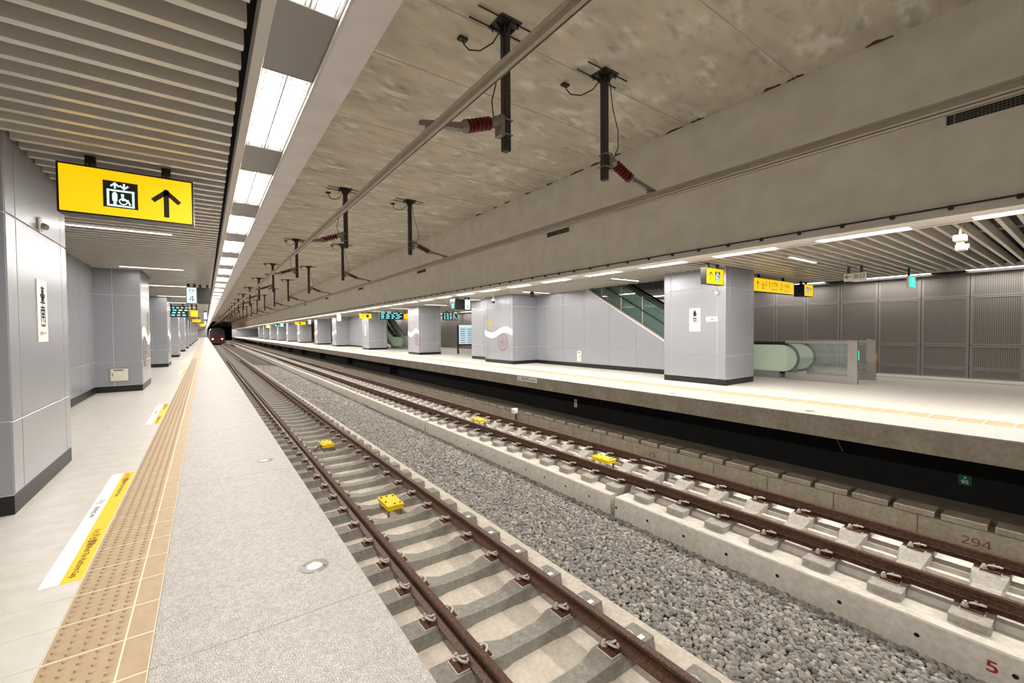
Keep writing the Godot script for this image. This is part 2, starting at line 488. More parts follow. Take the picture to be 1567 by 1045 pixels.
# ------------------------------------------------------------------ camera, environment, lights
func setup_view() -> void:
	var cam := Camera3D.new()
	cam.name = "camera"
	cam.fov = 2.0 * rad_to_deg(atan(522.5 / 652.51))
	# directions in the picture of the tracks' run and of the line across them
	var run := Vector3(313.5 - 783.5, 522.5 - 510.0, -652.51).normalized()
	var across := Vector3(1690.0 - 783.5, 522.5 - 500.0, -652.51).normalized()
	across = (across - run * run.dot(across)).normalized()
	var up := across.cross(run).normalized()
	# camera-space axes of the world: x = across, y = up, z = -run
	var world_in_cam := Basis(across, up, -run)
	cam.basis = world_in_cam.inverse()
	cam.position = Vector3(0, 1.42, 0)
	cam.near = 0.05
	cam.far = 400.0
	add_child(cam)
	cam.current = true
	var we := WorldEnvironment.new()
	we.name = "environment"
	var e := Environment.new()
	e.background_mode = Environment.BG_COLOR
	e.background_color = Color(0.01, 0.01, 0.012)
	e.tonemap_mode = Environment.TONE_MAPPER_LINEAR
	e.tonemap_exposure = 1.75
	e.sdfgi_enabled = true
	e.ssao_enabled = true
	e.ssil_enabled = true
	we.environment = e
	add_child(we)

const LAMP_ENERGY := 2.95
const LAMP_COLOR := Color(1.0, 0.975, 0.945)

func area_down(parent: Node3D, w: float, l: float, energy: float, at: Vector3, c := LAMP_COLOR) -> void:
	var a := AreaLight3D.new()
	a.name = "lamp_light"
	a.area_size = Vector2(w, l)
	a.light_energy = energy
	a.light_color = c
	a.shadow_enabled = true
	a.area_range = 40.0
	parent.add_child(a, true)
	a.position = at
	a.rotation.x = -PI / 2

func luminaire_row(x0: float, x1: float, y: float, first: float, pitch: float, length: float, smin: float, smax: float, label: String, group: String, detail: float, energy := LAMP_ENERGY, recess := 0.04) -> void:
	# recessed fittings: white tray, two bright channels, a spine and cross louvres
	var w := x1 - x0
	var tray := MB.new()
	tray.box(V(0, 0.05, 0), V(w, 0.06, 0) + Vector3(0, 0, -length))
	for xx in [0.0, w - 0.006]:
		tray.box(Vector3(xx, 0, -length), Vector3(xx + 0.006, 0.05, 0))
	for zz in [0.0, -length + 0.006]:
		tray.box(Vector3(0, 0, zz - 0.006), Vector3(w, 0.05, zz))
	var tray_mesh := tray.mesh()
	var glow_mesh := box_mesh(Vector3(0.008, recess, -length + 0.008), Vector3(w - 0.008, recess + 0.01, -0.008))
	var top := minf(0.03, recess)
	var spine := box_mesh(Vector3(w * 0.5 - 0.004, 0.0, -length + 0.01), Vector3(w * 0.5 + 0.004, maxf(top, 0.002), -0.01))
	var lv := MB.new()
	for k in 12:
		var z := -length * (k + 0.5) / 12.0
		lv.box(Vector3(0.02, 0.002, z - 0.002), Vector3(w * 0.5 - 0.02, maxf(top, 0.004), z + 0.002))
		lv.box(Vector3(w * 0.5 + 0.02, 0.002, z - 0.002), Vector3(w - 0.02, maxf(top, 0.004), z + 0.002))
	for xx in [0.02, w * 0.5 - 0.024, w * 0.5 + 0.02, w - 0.024]:
		lv.box(Vector3(xx, 0.001, -length + 0.01), Vector3(xx + 0.004, maxf(top, 0.003), -0.01))
	var louvre := lv.mesh()
	var count := 0
	var s := first
	while s > smin:
		s -= pitch
	s += pitch
	while s < smax:
		var which := label
		if s + length < 0.3:
			which = "%s, out of view behind the viewer" % label
		elif count < ORD.size():
			which = "%s, %s from the viewer" % [label, ORD[count]]
			count += 1
		else:
			which = "%s, far down the row" % label
		var t := thing("ceiling_luminaire", which, "light", V(x0, y, s), group)
		part(t, "tray", tray_mesh, M.trim)
		part(t, "lamp", glow_mesh, M.lamp)
		if s < detail and s > -4.0:
			part(t, "spine", spine, M.trim)
			part(t, "louvre", louvre, M.louvre)
		area_down(t, w - 0.02, length - 0.04, energy, Vector3(w * 0.5, -0.004, -length * 0.5))
		s += pitch

func line_light(x0: float, x1: float, y: float, s: float, label: String, group: String) -> void:
	var base: float = 2.555 - 0.2125 * 50 if x0 < 5.0 else -2.5
	s = base + 0.2125 * round((s - base - 0.134) / 0.2125) + 0.134
	var t := thing("line_light", label, "light", V(x0, y, s), group)
	part(t, "housing", box_mesh(Vector3(0, 0.0, -0.045), Vector3(x1 - x0, 0.09, 0.045), 0.004), M.trim)
	part(t, "lamp", box_mesh(Vector3(0.03, -0.006, -0.03), Vector3(x1 - x0 - 0.03, 0.0, 0.03)), M.lamp_far)
	area_down(t, x1 - x0 - 0.08, 0.05, 0.75, Vector3((x1 - x0) * 0.5, -0.012, 0))

# ------------------------------------------------------------------ setting
func panels(parent: Node3D, us: Array, ys: Array, f: Callable, m: Material, depth := 0.012, gap := 0.006) -> void:
	# cladding panels between the joints us x ys; f(u, y, out) -> point
	for i in us.size() - 1:
		for j in ys.size() - 1:
			var a: Vector3 = f.call(us[i] + gap, ys[j] + gap, 0.0)
			var c: Vector3 = f.call(us[i + 1] - gap, ys[j + 1] - gap, depth)
			part(parent, "panel", box_mesh(a, c, 0.003), m)

func column(x_face: float, x_back: float, s0: float, s1: float, groove: float, label: String, ornament: int) -> Node3D:
	# x_face looks at the tracks; clad in metal panels over a black skirting
	var side := signf(x_face - x_back)
	var t := thing("column", label, "column", V(0, 0, 0), "", "structure")
	var e := 0.012
	part(t, "core", box_mesh(V(x_face - side * e, 0.02, s0 + e), V(x_back, 3.2, s1 - e)), M.panel_joint)
	var ys := [0.155, 0.74, groove, 3.16]
	var fx := func(u: float, y: float, out: float) -> Vector3: return V(x_face - side * e + side * out, y, u)
	panels(t, [s0, s0 + 0.22, s1 - 0.22, s1], ys, fx, M.panel)
	var lo := minf(x_face, x_back)
	var hi := maxf(x_face, x_back)
	var f0 := func(u: float, y: float, out: float) -> Vector3: return V(u, y, s0 + e - out)
	var f1 := func(u: float, y: float, out: float) -> Vector3: return V(u, y, s1 - e + out)
	var us := [lo, lo + 0.2, hi - 0.2, hi] if side < 0 else [lo, hi - 0.52, hi]
	panels(t, us, ys, f0, M.panel)
	panels(t, us, ys, f1, M.panel)
	part(t, "skirting", box_mesh(V(x_face - side * 0.004, 0.0, s0 + 0.004), V(x_back, 0.15, s1 - 0.004), 0.003), M.skirting)
	if ornament:
		var b := MB.new()
		var n := 28
		var L := s1 - s0 - 0.02
		for i in n:
			var q := []
			for k in [i, i + 1]:
				var u: float = float(k) / n
				var y := 1.36 - 0.13 * sin(TAU * u) * ornament
				q.append([s1 - 0.01 - u * L, y])
			for face in [0.0, 0.006]:
				b.quad(fx.call(q[0][0], q[0][1] - 0.125, e + face), fx.call(q[0][0], q[0][1] + 0.125, e + face), fx.call(q[1][0], q[1][1] + 0.125, e + face), fx.call(q[1][0], q[1][1] - 0.125, e + face))
			for d in [-0.125, 0.125]:
				b.quad(fx.call(q[0][0], q[0][1] + d, e), fx.call(q[0][0], q[0][1] + d, e + 0.006), fx.call(q[1][0], q[1][1] + d, e + 0.006), fx.call(q[1][0], q[1][1] + d, e))
		part(t, "wave_band", b.mesh(), M.wave)
		for o in [[s1 - 0.45, 1.76, 0.25, M.oval_gold, M.oval_ring], [s1 - 1.44, 0.945, 0.385, M.oval_rose, M.oval_dark]]:
			var r: float = o[2]
			var base := MB.new()
			base.lathe([[0.0, 0.004], [r, 0.004], [r, 0.0]], fx.call(o[0], o[1], e), Vector3(side, 0, 0), 36)
			var md := part(t, "medallion", base.mesh(), o[3])
			var cr := MB.new()
			var fm := func(p: Vector2) -> Vector3: return fx.call(o[0] + p.x, o[1] + p.y, e + 0.006)
			ring(cr, Vector2.ZERO, r, r, 0.022, fm, 36)
			rect(cr, Vector2(-r * 0.55, -0.014), Vector2(r * 0.55, 0.014), fm)
			rect(cr, Vector2(-0.014, -r * 0.55), Vector2(0.014, r * 0.55), fm)
			part(md, "cross", cr.mesh(), o[4])
	return t

func name_plate(parent_label: String, f: Callable, right: Vector3, up: Vector3, w: float, h: float) -> void:
	# f(x, y, out): x to the reader's right from the middle, y up from the middle
	var t := thing("station_name_plate", parent_label, "sign")
	part(t, "plate", box_mesh(f.call(-w * 0.5, -h * 0.5, 0.0), f.call(w * 0.5, h * 0.5, 0.008), 0.002), M.plate_white)
	var b := MB.new()
	var g := func(p: Vector2) -> Vector3: return f.call(p.x, p.y, 0.0092)
	glyphs(b, "臺南", Vector2(-0.075, h * 0.5 - 0.06), 0.155, 0.0165, g, true, 1.13)
	part(t, "characters", b.mesh(), M.ink)
	latin(t, "TAINAN", 0.030, M.grey_ink, f.call(0.0, -h * 0.5 + 0.155, 0.009), right, up)
	var b2 := MB.new()
	glyphs(b2, "台", Vector2(-0.105, -h * 0.5 + 0.10), 0.036, 0.004, g)
	glyphs(b2, "南", Vector2(-0.062, -h * 0.5 + 0.10), 0.036, 0.004, g)
	part(t, "small_characters", b2.mesh(), M.grey_ink)
	var b3 := MB.new()
	glyphs(b3, "タイナン", Vector2(-0.008, -h * 0.5 + 0.095), 0.026, 0.0035, g)
	part(t, "kana", b3.mesh(), M.grey_ink)

func build_left_platform() -> void:
	# body of the platform
	var t := thing("platform_near", "near platform with pale tiles and granite edge", "platform", Vector3.ZERO, "", "structure")
	part(t, "slab", box_mesh(V(-3.4, -0.36, S0), V(0.70, -0.03, S1)), M.slab_edge)
	part(t, "support_wall", box_mesh(V(-0.2, -2.2, S0), V(0.1, -0.36, S1)), M.substructure_black)
	part(t, "mortar_bed", box_mesh(V(-3.4, -0.03, S0), V(0.70, -0.004, S1)), M.grout)
	# beige terrazzo tiles, 0.6 x 0.3, laid piece by piece near the viewer and as a sheet beyond
	var xs := [-0.605, -1.205, -1.805, -2.14]
	var meshes := []
	for i in 3:
		meshes.append(box_mesh(Vector3(xs[i + 1] + 0.0012, -0.02, -0.2988), Vector3(xs[i] - 0.0012, 0.0, -0.0012), 0.0012))
	var s := 0.24
	while s < 11.0:
		for i in 3:
			part(t, "tile", meshes[i], M.tile, V(0, 0, s))
		s += 0.3
	part(t, "tiled_floor", box_mesh(V(-3.4, -0.02, 11.05), V(-0.605, -0.0002, S1)), M.tile)
	part(t, "tiled_floor", box_mesh(V(-3.4, -0.02, S0), V(-0.605, -0.0002, 0.235)), M.tile)
	part(t, "tiled_floor", box_mesh(V(-3.4, -0.02, 0.235), V(-2.145, -0.0002, 11.05)), M.tile)
	# granite edge slabs
	var gm := box_mesh(Vector3(-0.222, -0.05, -2.658), Vector3(0.735, 0.0, -0.002), 0.004)
	s = 2.335 - 2.66 * 4
	while s < S1:
		part(t, "granite_slab", gm, M.granite, V(0, 0, s))
		s += 2.66
	# tactile strip: dotted tiles and a plain border
	var p := thing("tactile_paving_near", "ochre dotted tactile paving strip along the near platform edge", "paving", Vector3.ZERO, "", "structure")
	part(p, "grout_bed", box_mesh(V(-0.603, -0.02, S0), V(-0.224, -0.0004, S1)), M.tactile_grout)
	var tb := box_mesh(Vector3(-0.6, -0.02, -0.2955), Vector3(-0.332, 0.0006, -0.0045), 0.0006)
	var bm := box_mesh(Vector3(-0.325, -0.02, -0.2955), Vector3(-0.226, 0.0006, -0.0045), 0.0006)
	var db := MB.new()
	for i in 5:
		for j in 6:
			db.lathe([[0.0135, 0.0], [0.009, 0.006], [0.0, 0.006]], Vector3(-0.573 + 0.0535 * i, 0.001, -0.025 - 0.05 * j), Vector3.UP, 8)
	var dm := db.mesh()
	s = 0.237
	while s < 30.0:
		var tile := part(p, "dotted_tile", tb, M.tactile, V(0, 0, s))
		part(tile, "dots", dm, M.tactile)
		part(p, "border_tile", bm, M.tactile, V(0, 0, s))
		s += 0.3
	part(p, "far_strip", box_mesh(V(-0.6, -0.02, s), V(-0.226, 0.001, S1)), M.tactile)
	part(p, "far_strip", box_mesh(V(-0.6, -0.02, S0), V(-0.226, 0.001, 0.235)), M.tactile)
	# recessed lights in the granite
	var rb := MB.new()
	rb.lathe([[0.082, 0.0005], [0.080, 0.004], [0.046, 0.004], [0.044, 0.002]], Vector3.ZERO, Vector3.UP, 28)
	var rm := rb.mesh()
	var lb := MB.new()
	lb.lathe([[0.047, 0.002], [0.0, 0.0035]], Vector3.ZERO, Vector3.UP, 24)
	var lm := lb.mesh()
	var sb := MB.new()
	sb.lathe([[0.006, 0.004], [0.005, 0.0055], [0.0, 0.0055]], Vector3.ZERO, Vector3.UP, 8)
	var sm := sb.mesh()
	for k in 16:
		var o := thing("floor_light", "round steel floor light set in the near granite edge, %s from the viewer" % ORD[k], "floor light", V(0.512, 0, 2.785 + 2.665 * k), "floor lights in the near platform edge")
		part(o, "ring", rm, M.steel)
		part(o, "lens", lm, M.lens)
		if k < 5:
			for a in [0.6, 0.6 + PI]:
				part(o, "screw", sm, M.black, Vector3(cos(a) * 0.062, 0, sin(a) * 0.062))
	# waiting-position stickers
	var st := [[3.44, "nearest the viewer"], [8.72, "second from the viewer"], [18.6, "third from the viewer"], [27.6, "fourth from the viewer"], [36.8, "fifth from the viewer"]]
	for k in st.size():
		var s0: float = st[k][0]
		var o := thing("queue_sticker", "white and yellow queue sticker on the near floor, %s" % st[k][1], "sticker", V(0, 0, s0), "queue stickers")
		part(o, "white_band", box_mesh(Vector3(-0.785, 0.0, -2.39), Vector3(-0.7, 0.0012, 0)), M.sticker_white)
		part(o, "yellow_band", box_mesh(Vector3(-0.6995, 0.0, -2.39), Vector3(-0.61, 0.0012, 0)), M.sticker_yellow)
		if k < 2:
			for e in [[0.82, "yellow", "小心月台間隙", "Mind The Platform Gap", 0.42], [2.35, "yellow", "小心月台間隙", "Mind The Platform Gap", 0.42], [1.55, "white", "月台", "Waiting Line", 0.36]]:
				var x: float = -0.742 if e[1] == "white" else -0.655
				var ink: Material = M.grey_ink if e[1] == "white" else M.sticker_ink
				var b := MB.new()
				var z0: float = -e[0]
				var f := func(q: Vector2) -> Vector3: return Vector3(x + q.y, 0.0018, z0 + q.x)
				glyphs(b, e[2], Vector2(0, 0.024), 0.046, 0.0055, f, false, 1.1)
				part(o, "characters", b.mesh(), ink)
				latin(o, e[3], 0.030, ink, Vector3(x, 0.0014, z0 + e[2].length() * 0.0506 + e[4] * 0.5 + 0.02), Vector3(0, 0, 1), Vector3(1, 0, 0), true)

func build_left_walls() -> void:
	var w := thing("wall_left", "grey panelled wall behind the near platform columns", "wall", Vector3.ZERO, "", "structure")
	part(w, "backing", box_mesh(V(-3.4, 0, S0), V(-2.152, 3.6, S1)), M.panel_joint)
	var f := func(u: float, y: float, out: float) -> Vector3: return V(-2.152 + out, y, u)
	panels(w, [-6.0, -4.0, -2.0, 0.0, 1.6, 3.3, 5.0], [0.155, 0.74, 2.375, 3.16], f, M.panel)
	panels(w, [6.8, 8.3, 9.8, 11.2, 12.6, 14.05], [0.155, 0.74, 2.375, 3.16], f, M.panel)
	panels(w, [16.1, 18.5, 20.9, 23.3], [0.155, 0.74, 2.375, 3.16], f, M.panel)
	part(w, "skirting", box_mesh(V(-2.16, 0, S0), V(-2.135, 0.15, S1)), M.skirting)
	var sp := [[5.0, 6.78], [14.07, 16.1], [23.3, 25.3], [32.4, 34.4], [42.1, 44.1], [51.0, 53.0], [60.3, 62.3], [69.6, 71.6], [78.9, 80.9], [88.2, 90.2], [97.5, 99.5], [106.8, 108.8], [116.1, 118.1]]
	for k in sp.size():
		var l := "grey panelled column on the near platform, %s along the row" % ORD[k]
		var c := column(-1.24 if k == 0 else -1.285, -2.15, sp[k][0], sp[k][1], 2.375, l, 0 if k == 0 else 1)
		if k == 1:
			# fire hose cupboard door on the end that faces the viewer
			var d := part(c, "cupboard_door", box_mesh(V(-1.9, 0.25, 14.07), V(-1.53, 0.59, 14.055), 0.003), M.steel)
			part(d, "door_panel", box_mesh(V(-1.875, 0.275, 14.055), V(-1.555, 0.565, 14.05), 0.002), M.cream)
			part(d, "slot", box_mesh(V(-1.82, 0.52, 14.05), V(-1.64, 0.545, 14.047)), M.grey_ink)
			part(d, "latch", box_mesh(V(-1.85, 0.40, 14.05), V(-1.825, 0.47, 14.044)), M.steel)
	name_plate("white station name plate with black characters on the nearest grey column", func(x: float, y: float, out: float) -> Vector3: return V(-1.24 + out, 1.64 + y, 5.835 - x * -1.0), Vector3(0, 0, -1), Vector3.UP, 0.29, 0.58)
	var a := thing("wall_alarm", "small white wall alarm with chrome dome high on the nearest column", "alarm", V(-1.24, 2.45, 5.83))
	part(a, "backplate", box_mesh(Vector3(0, -0.06, -0.05), Vector3(0.02, 0.06, 0.05), 0.006), M.cream)
	var b := MB.new()
	b.lathe([[0.03, 0.0], [0.03, 0.03], [0.02, 0.05], [0.0, 0.055]], Vector3(0.02, -0.012, 0), Vector3(1, -0.4, 0), 16)
	part(a, "dome", b.mesh(), M.steel)

func slat_field(called: String, label: String, y: float, pitch: float, s_from: float, s_near: float, s_to: float, spans: Callable) -> void:
	# metal baffles hung across the platform; spans(s) -> list of [x0, x1]
	var t := thing(called, label, "ceiling", Vector3.ZERO, "", "structure")
	var far := MB.new()
	var cache := {}
	var s := s_from
	while s < s_to:
		for e in spans.call(s):
			if s < s_near and s > -2.5:
				var key := "%.2f %.2f" % [e[0], e[1]]
				if not cache.has(key):
					cache[key] = box_mesh(Vector3(e[0], 0, -0.055), Vector3(e[1], 0.16, 0), 0.002)
				part(t, "slat", cache[key], M.slat, V(0, y, s))
			else:
				far.box(V(e[0], y, s + 0.055), V(e[1], y + 0.16, s))
		s += pitch
	var o := part(t, "far_slats", far.mesh(), M.slat)
	o.set_meta("kind", "stuff")

func build_ceilings() -> void:
	var cols := [[5.0, 6.78], [14.07, 16.1], [23.3, 25.3], [32.4, 34.4], [42.1, 44.1], [51.0, 53.0]]
	var left := func(s: float) -> Array:
		var x := -2.13
		for c in cols:
			if s > c[0] - 0.06 and s < c[1] + 0.01:
				x = -1.23
		return [[x, 0.205]]
	slat_field("ceiling_near", "beige slatted ceiling over the near platform", 2.985, 0.2125, 2.555 - 0.2125 * 50, 17.0, S1, left)
	var plen := thing("ceiling_void_near", "dark void above the near slats", "ceiling", Vector3.ZERO, "", "structure")
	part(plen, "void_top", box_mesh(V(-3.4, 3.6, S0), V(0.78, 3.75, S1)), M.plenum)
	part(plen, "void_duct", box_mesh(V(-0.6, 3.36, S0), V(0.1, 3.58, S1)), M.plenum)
	# light trough along the near platform edge
	var tr := thing("trim_1", "pale frames of the light trough over the near platform edge", "trim", Vector3.ZERO, "", "structure")
	part(tr, "inner_rail", box_mesh(V(0.248, 2.985, S0), V(0.306, 3.08, S1), 0.003), M.trim)
	part(tr, "outer_rail", box_mesh(V(0.586, 2.985, S0), V(0.604, 3.08, S1), 0.003), M.trim)
	part(tr, "soffit_band", box_mesh(V(0.604, 3.0, S0), V(0.80, 3.04, S1)), M.soffit)
	part(tr, "trough_top", box_mesh(V(0.248, 3.08, S0), V(0.62, 3.1, S1)), M.soffit)
	part(tr, "upstand", box_mesh(V(0.76, 3.04, S0), V(0.80, 5.65, S1)), M.render)
	var gp := box_mesh(Vector3(0.307, 3.004, -0.66), Vector3(0.585, 3.02, 0), 0.002)
	var first := 2.955
	for k in range(-5, 64):
		part(tr, "blank_panel", gp, M.gap_panel, V(0, 0, first + 1.94 * k + 1.28))
	luminaire_row(0.309, 0.583, 3.0, first, 1.94, 1.278, -6.5, S1 - 2, "fluorescent trough luminaire above the near platform edge", "luminaires above the near platform edge", 16.0)
	for k in 9:
		line_light(-1.6, -0.37, 2.98, 8.62 + 4.72 * k, "slim white line light across the near slatted ceiling, %s from the viewer" % ORD[k], "line lights in the near ceiling")
	# concrete lid over the tracks
	var c := thing("ceiling_tracks", "stained grey concrete ceiling over the tracks", "ceiling", Vector3.ZERO, "", "structure")
	part(c, "concrete", box_mesh(V(0.7, 5.65, S0), V(8.4, 5.95, S1)), M.vault)
	var jm := box_mesh(Vector3(0.82, 5.644, -0.009), Vector3(8.15, 5.652, 0.009))
	for k in range(-2, 40):
		part(c, "board_joint", jm, M.seam, V(0, 0, 3.1 + 1.83 * k + 0.25 * sin(k * 2.4)))
	for k in 14:
		var sr := RandomNumberGenerator.new()
		sr.seed = 300 + k
		var pl := PackedVector2Array()
		var wl := sr.randf_range(0.08, 0.3)
		for i in 9:
			var a := PI * i / 8.0
			pl.append(Vector2(cos(a) * wl * sr.randf_range(0.7, 1.1), sin(a) * 0.09 * sr.randf_range(0.5, 1.2)))
		var sp := MB.new()
		var s0 := 0.9 + 0.95 * k + sr.randf_range(-0.4, 0.4)
		sp.prism(pl, func(q: Vector2, d: float) -> Vector3: return V(8.18 - q.y, d, s0 + q.x), 5.646, 5.652)
		part(c, "spalled_edge", sp.mesh(), M.spall)
	# bulkhead above the far platform edge
	var bw := thing("wall_bulkhead", "plain beige bulkhead above the far platform edge", "wall", Vector3.ZERO, "", "structure")
	part(bw, "upper_face", box_mesh(V(8.18, 4.295, S0), V(8.5, 5.65, S1)), M.render)
	part(bw, "lower_face", box_mesh(V(8.18, 2.93, S0), V(8.33, 4.285, S1)), M.render)
	part(bw, "joint_back", box_mesh(V(8.20, 4.28, S0), V(8.4, 4.30, S1)), M.seam)
	part(bw, "recess", box_mesh(V(8.33, 3.06, S0), V(8.56, 3.12, S1)), M.plenum)
	var vs := [[-2.6, 3.9], [8.62, 0.95], [17.98, 1.0], [27.4, 1.0], [36.8, 1.0], [46.2, 1.0]]
	for k in vs.size():
		var n := "%s from the viewer" % ORD[k]
		var vt := thing("wall_vent", "grey air vent grille in the beige bulkhead, %s" % n, "vent", V(8.18, 4.13, vs[k][0]), "vents in the bulkhead")
		var L: float = vs[k][1]
		part(vt, "dark_back", box_mesh(Vector3(-0.003, 0.01, -L + 0.01), Vector3(0.0, 0.14, -0.01)), M.black)
		var fr := MB.new()
		for y in [0.0, 0.14]:
			fr.box(Vector3(-0.012, y, -L), Vector3(0.0, y + 0.012, 0))
		for z in [0.0, -L + 0.012]:
			fr.box(Vector3(-0.012, 0, z - 0.012), Vector3(0.0, 0.152, z))
		part(vt, "frame", fr.mesh(), M.soffit)
		var bars := MB.new()
		var nn := int(L / 0.035)
		for i in nn:
			var z := -L * (i + 0.5) / nn
			var wide := 0.012 if i % 24 == 12 else 0.0022
			bars.box(Vector3(-0.009, 0.012, z - wide), Vector3(-0.004, 0.14, z + wide))
		for y in [0.044, 0.076, 0.108]:
			bars.box(Vector3(-0.008, y, -L + 0.012), Vector3(-0.005, y + 0.004, -0.012))
		part(vt, "bars", bars.mesh(), M.acoustic_frame)
	var pp := thing("conduit_pipe", "thin black conduit clipped along the bottom of the bulkhead", "pipe")
	part(pp, "pipe", box_mesh(V(8.14, 3.035, S0), V(8.165, 3.06, S1), 0.008), M.pipe)
	var cm := box_mesh(Vector3(8.135, 3.0, -0.03), Vector3(8.18, 3.064, 0.03), 0.012)
	for k in range(-4, 90):
		part(pp, "clip", cm, M.pipe, V(0, 0, 0.63 + 0.6 * k))
	# far platform ceiling
	var trf := thing("trim_2", "pale frames of the light trough over the far platform edge", "trim", Vector3.ZERO, "", "structure")
	part(trf, "inner_rail", box_mesh(V(8.56, 2.985, S0), V(8.845, 3.06, S1), 0.003), M.soffit)
	part(trf, "outer_rail", box_mesh(V(9.125, 2.985, S0), V(9.2, 3.08, S1), 0.003), M.trim)
	part(trf, "trough_top", box_mesh(V(8.56, 3.08, S0), V(9.2, 3.1, S1)), M.soffit)
	var gp2 := box_mesh(Vector3(8.846, 2.998, -0.66), Vector3(9.124, 3.015, 0), 0.002)
	for k in range(-5, 64):
		part(trf, "blank_panel", gp2, M.trim, V(0, 0, 1.80 + 1.93 * k + 1.27))
	luminaire_row(8.848, 9.122, 2.995, 1.80, 1.93, 1.268, -6.5, S1 - 2, "fluorescent trough luminaire above the far platform edge", "luminaires above the far platform edge", 9.0, 5.5, 0.012)
	luminaire_row(16.86, 17.13, 2.99, 0.35, 2.6, 1.9, -4.0, 60.0, "fluorescent luminaire along the dark perforated wall", "luminaires along the dark wall", -9.0, 1.5, 0.0)
	part(trf, "wall_rail", box_mesh(V(16.8, 2.985, S0), V(16.85, 3.07, S1), 0.003), M.trim)
	part(trf, "wall_shadow_gap", box_mesh(V(17.14, 2.93, S0), V(17.34, 2.985, S1)), M.black)
	part(trf, "wall_trough_top", box_mesh(V(16.8, 3.07, S0), V(17.35, 3.09, S1)), M.soffit)
	var right := func(s: float) -> Array:
		var k := int(round((s + 20.0) / 0.2125))
		var j := 12.6 + 0.5 * (k % 3)
		for c2 in [[5.5, 7.4], [14.65, 16.9], [24.4, 26.2], [34.2, 36.0], [44.6, 46.4], [53.3, 55.1]]:
			if s > c2[0] - 0.06 and s < c2[1] + 0.01:
				return [[9.2, 10.6], [12.12, 16.8]] if not (s > 7.1 and s < 14.6) else [[9.2, 10.6], [15.4, 16.8]]
		if (s > 7.1 and s < 14.6) or (s > 36.5 and s < 44.6):
			return [[9.2, 11.86], [15.4, 16.8]]
		return [[9.2, j], [j + 0.01, 16.8]]
	slat_field("ceiling_far", "beige slatted ceiling over the far platform", 2.985, 0.2125, -2.5, 20.0, S1, right)
	var pf := thing("ceiling_void_far", "dark void above the far slats", "ceiling", Vector3.ZERO, "", "structure")
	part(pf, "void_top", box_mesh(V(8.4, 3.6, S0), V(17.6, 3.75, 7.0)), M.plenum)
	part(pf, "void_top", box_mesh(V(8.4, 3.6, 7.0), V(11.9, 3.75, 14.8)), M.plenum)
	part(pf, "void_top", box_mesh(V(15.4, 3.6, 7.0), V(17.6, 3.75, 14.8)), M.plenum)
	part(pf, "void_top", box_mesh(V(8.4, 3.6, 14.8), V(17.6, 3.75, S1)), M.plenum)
	part(pf, "cable_tray", box_mesh(V(10.2, 3.25, S0), V(10.6, 3.35, 12.0)), M.zinc)
	part(pf, "cable_tray", box_mesh(V(12.2, 3.3, S0), V(12.5, 3.42, 7.0)), M.zinc)
	# stair shaft above the opening
	var sh := thing("wall_shaft", "grey shaft walls above the stair opening", "wall", Vector3.ZERO, "", "structure")
	part(sh, "shaft_side", box_mesh(V(15.3, 3.15, 7.0), V(15.4, 6.5, 14.8)), M.panel)
	part(sh, "shaft_side", box_mesh(V(11.88, 3.2, 7.0), V(11.98, 6.5, 14.8)), M.panel)
	part(sh, "shaft_end", box_mesh(V(11.9, 3.15, 6.9), V(15.4, 6.5, 7.0)), M.panel)
	part(sh, "shaft_end", box_mesh(V(11.9, 3.0, 14.8), V(15.4, 6.5, 14.95)), M.panel)
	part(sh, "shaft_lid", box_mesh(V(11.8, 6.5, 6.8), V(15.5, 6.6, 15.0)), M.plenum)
	for k in 7:
		line_light(9.94 if k % 2 == 1 else 10.3, 11.25 if k % 2 == 1 else 11.75, 2.98, 4.05 + 4.72 * k, "slim white line light across the far slatted ceiling, %s from the viewer" % ORD[k], "line lights in the far ceiling")
	# ends of the hall
	var e := thing("wall_back", "plain end wall behind the viewer", "wall", Vector3.ZERO, "", "structure")
	part(e, "face", box_mesh(V(-3.4, -2.5, S0 - 0.3), V(17.7, 6.0, S0)), M.render)
	var g := thing("wall_end", "dark tunnel end wall far down the tracks", "wall", Vector3.ZERO, "", "structure")
	part(g, "near_platform_end", box_mesh(V(-3.4, -2.5, S1), V(0.75, 6.0, S1 + 0.4)), M.panel)
	part(g, "far_platform_end", box_mesh(V(8.2, -2.5, S1), V(17.7, 6.0, S1 + 0.4)), M.panel)
	part(g, "headwall", box_mesh(V(0.75, 4.0, S1), V(8.2, 6.0, S1 + 0.4)), M.tunnel)
	part(g, "tunnel_side", box_mesh(V(0.4, -2.5, S1 + 0.4), V(0.75, 5.0, S1 + 60)), M.tunnel)
	part(g, "tunnel_side", box_mesh(V(8.2, -2.5, S1 + 0.4), V(8.5, 5.0, S1 + 60)), M.tunnel)
	part(g, "tunnel_roof", box_mesh(V(0.4, 5.0, S1 + 0.4), V(8.5, 5.3, S1 + 60)), M.tunnel)
	part(g, "tunnel_floor", box_mesh(V(0.4, -2.0, S1), V(8.5, -1.7, S1 + 60)), M.tunnel)
	part(g, "tunnel_end", box_mesh(V(0.4, -2.5, S1 + 60), V(8.5, 5.3, S1 + 60.3)), M.tunnel)

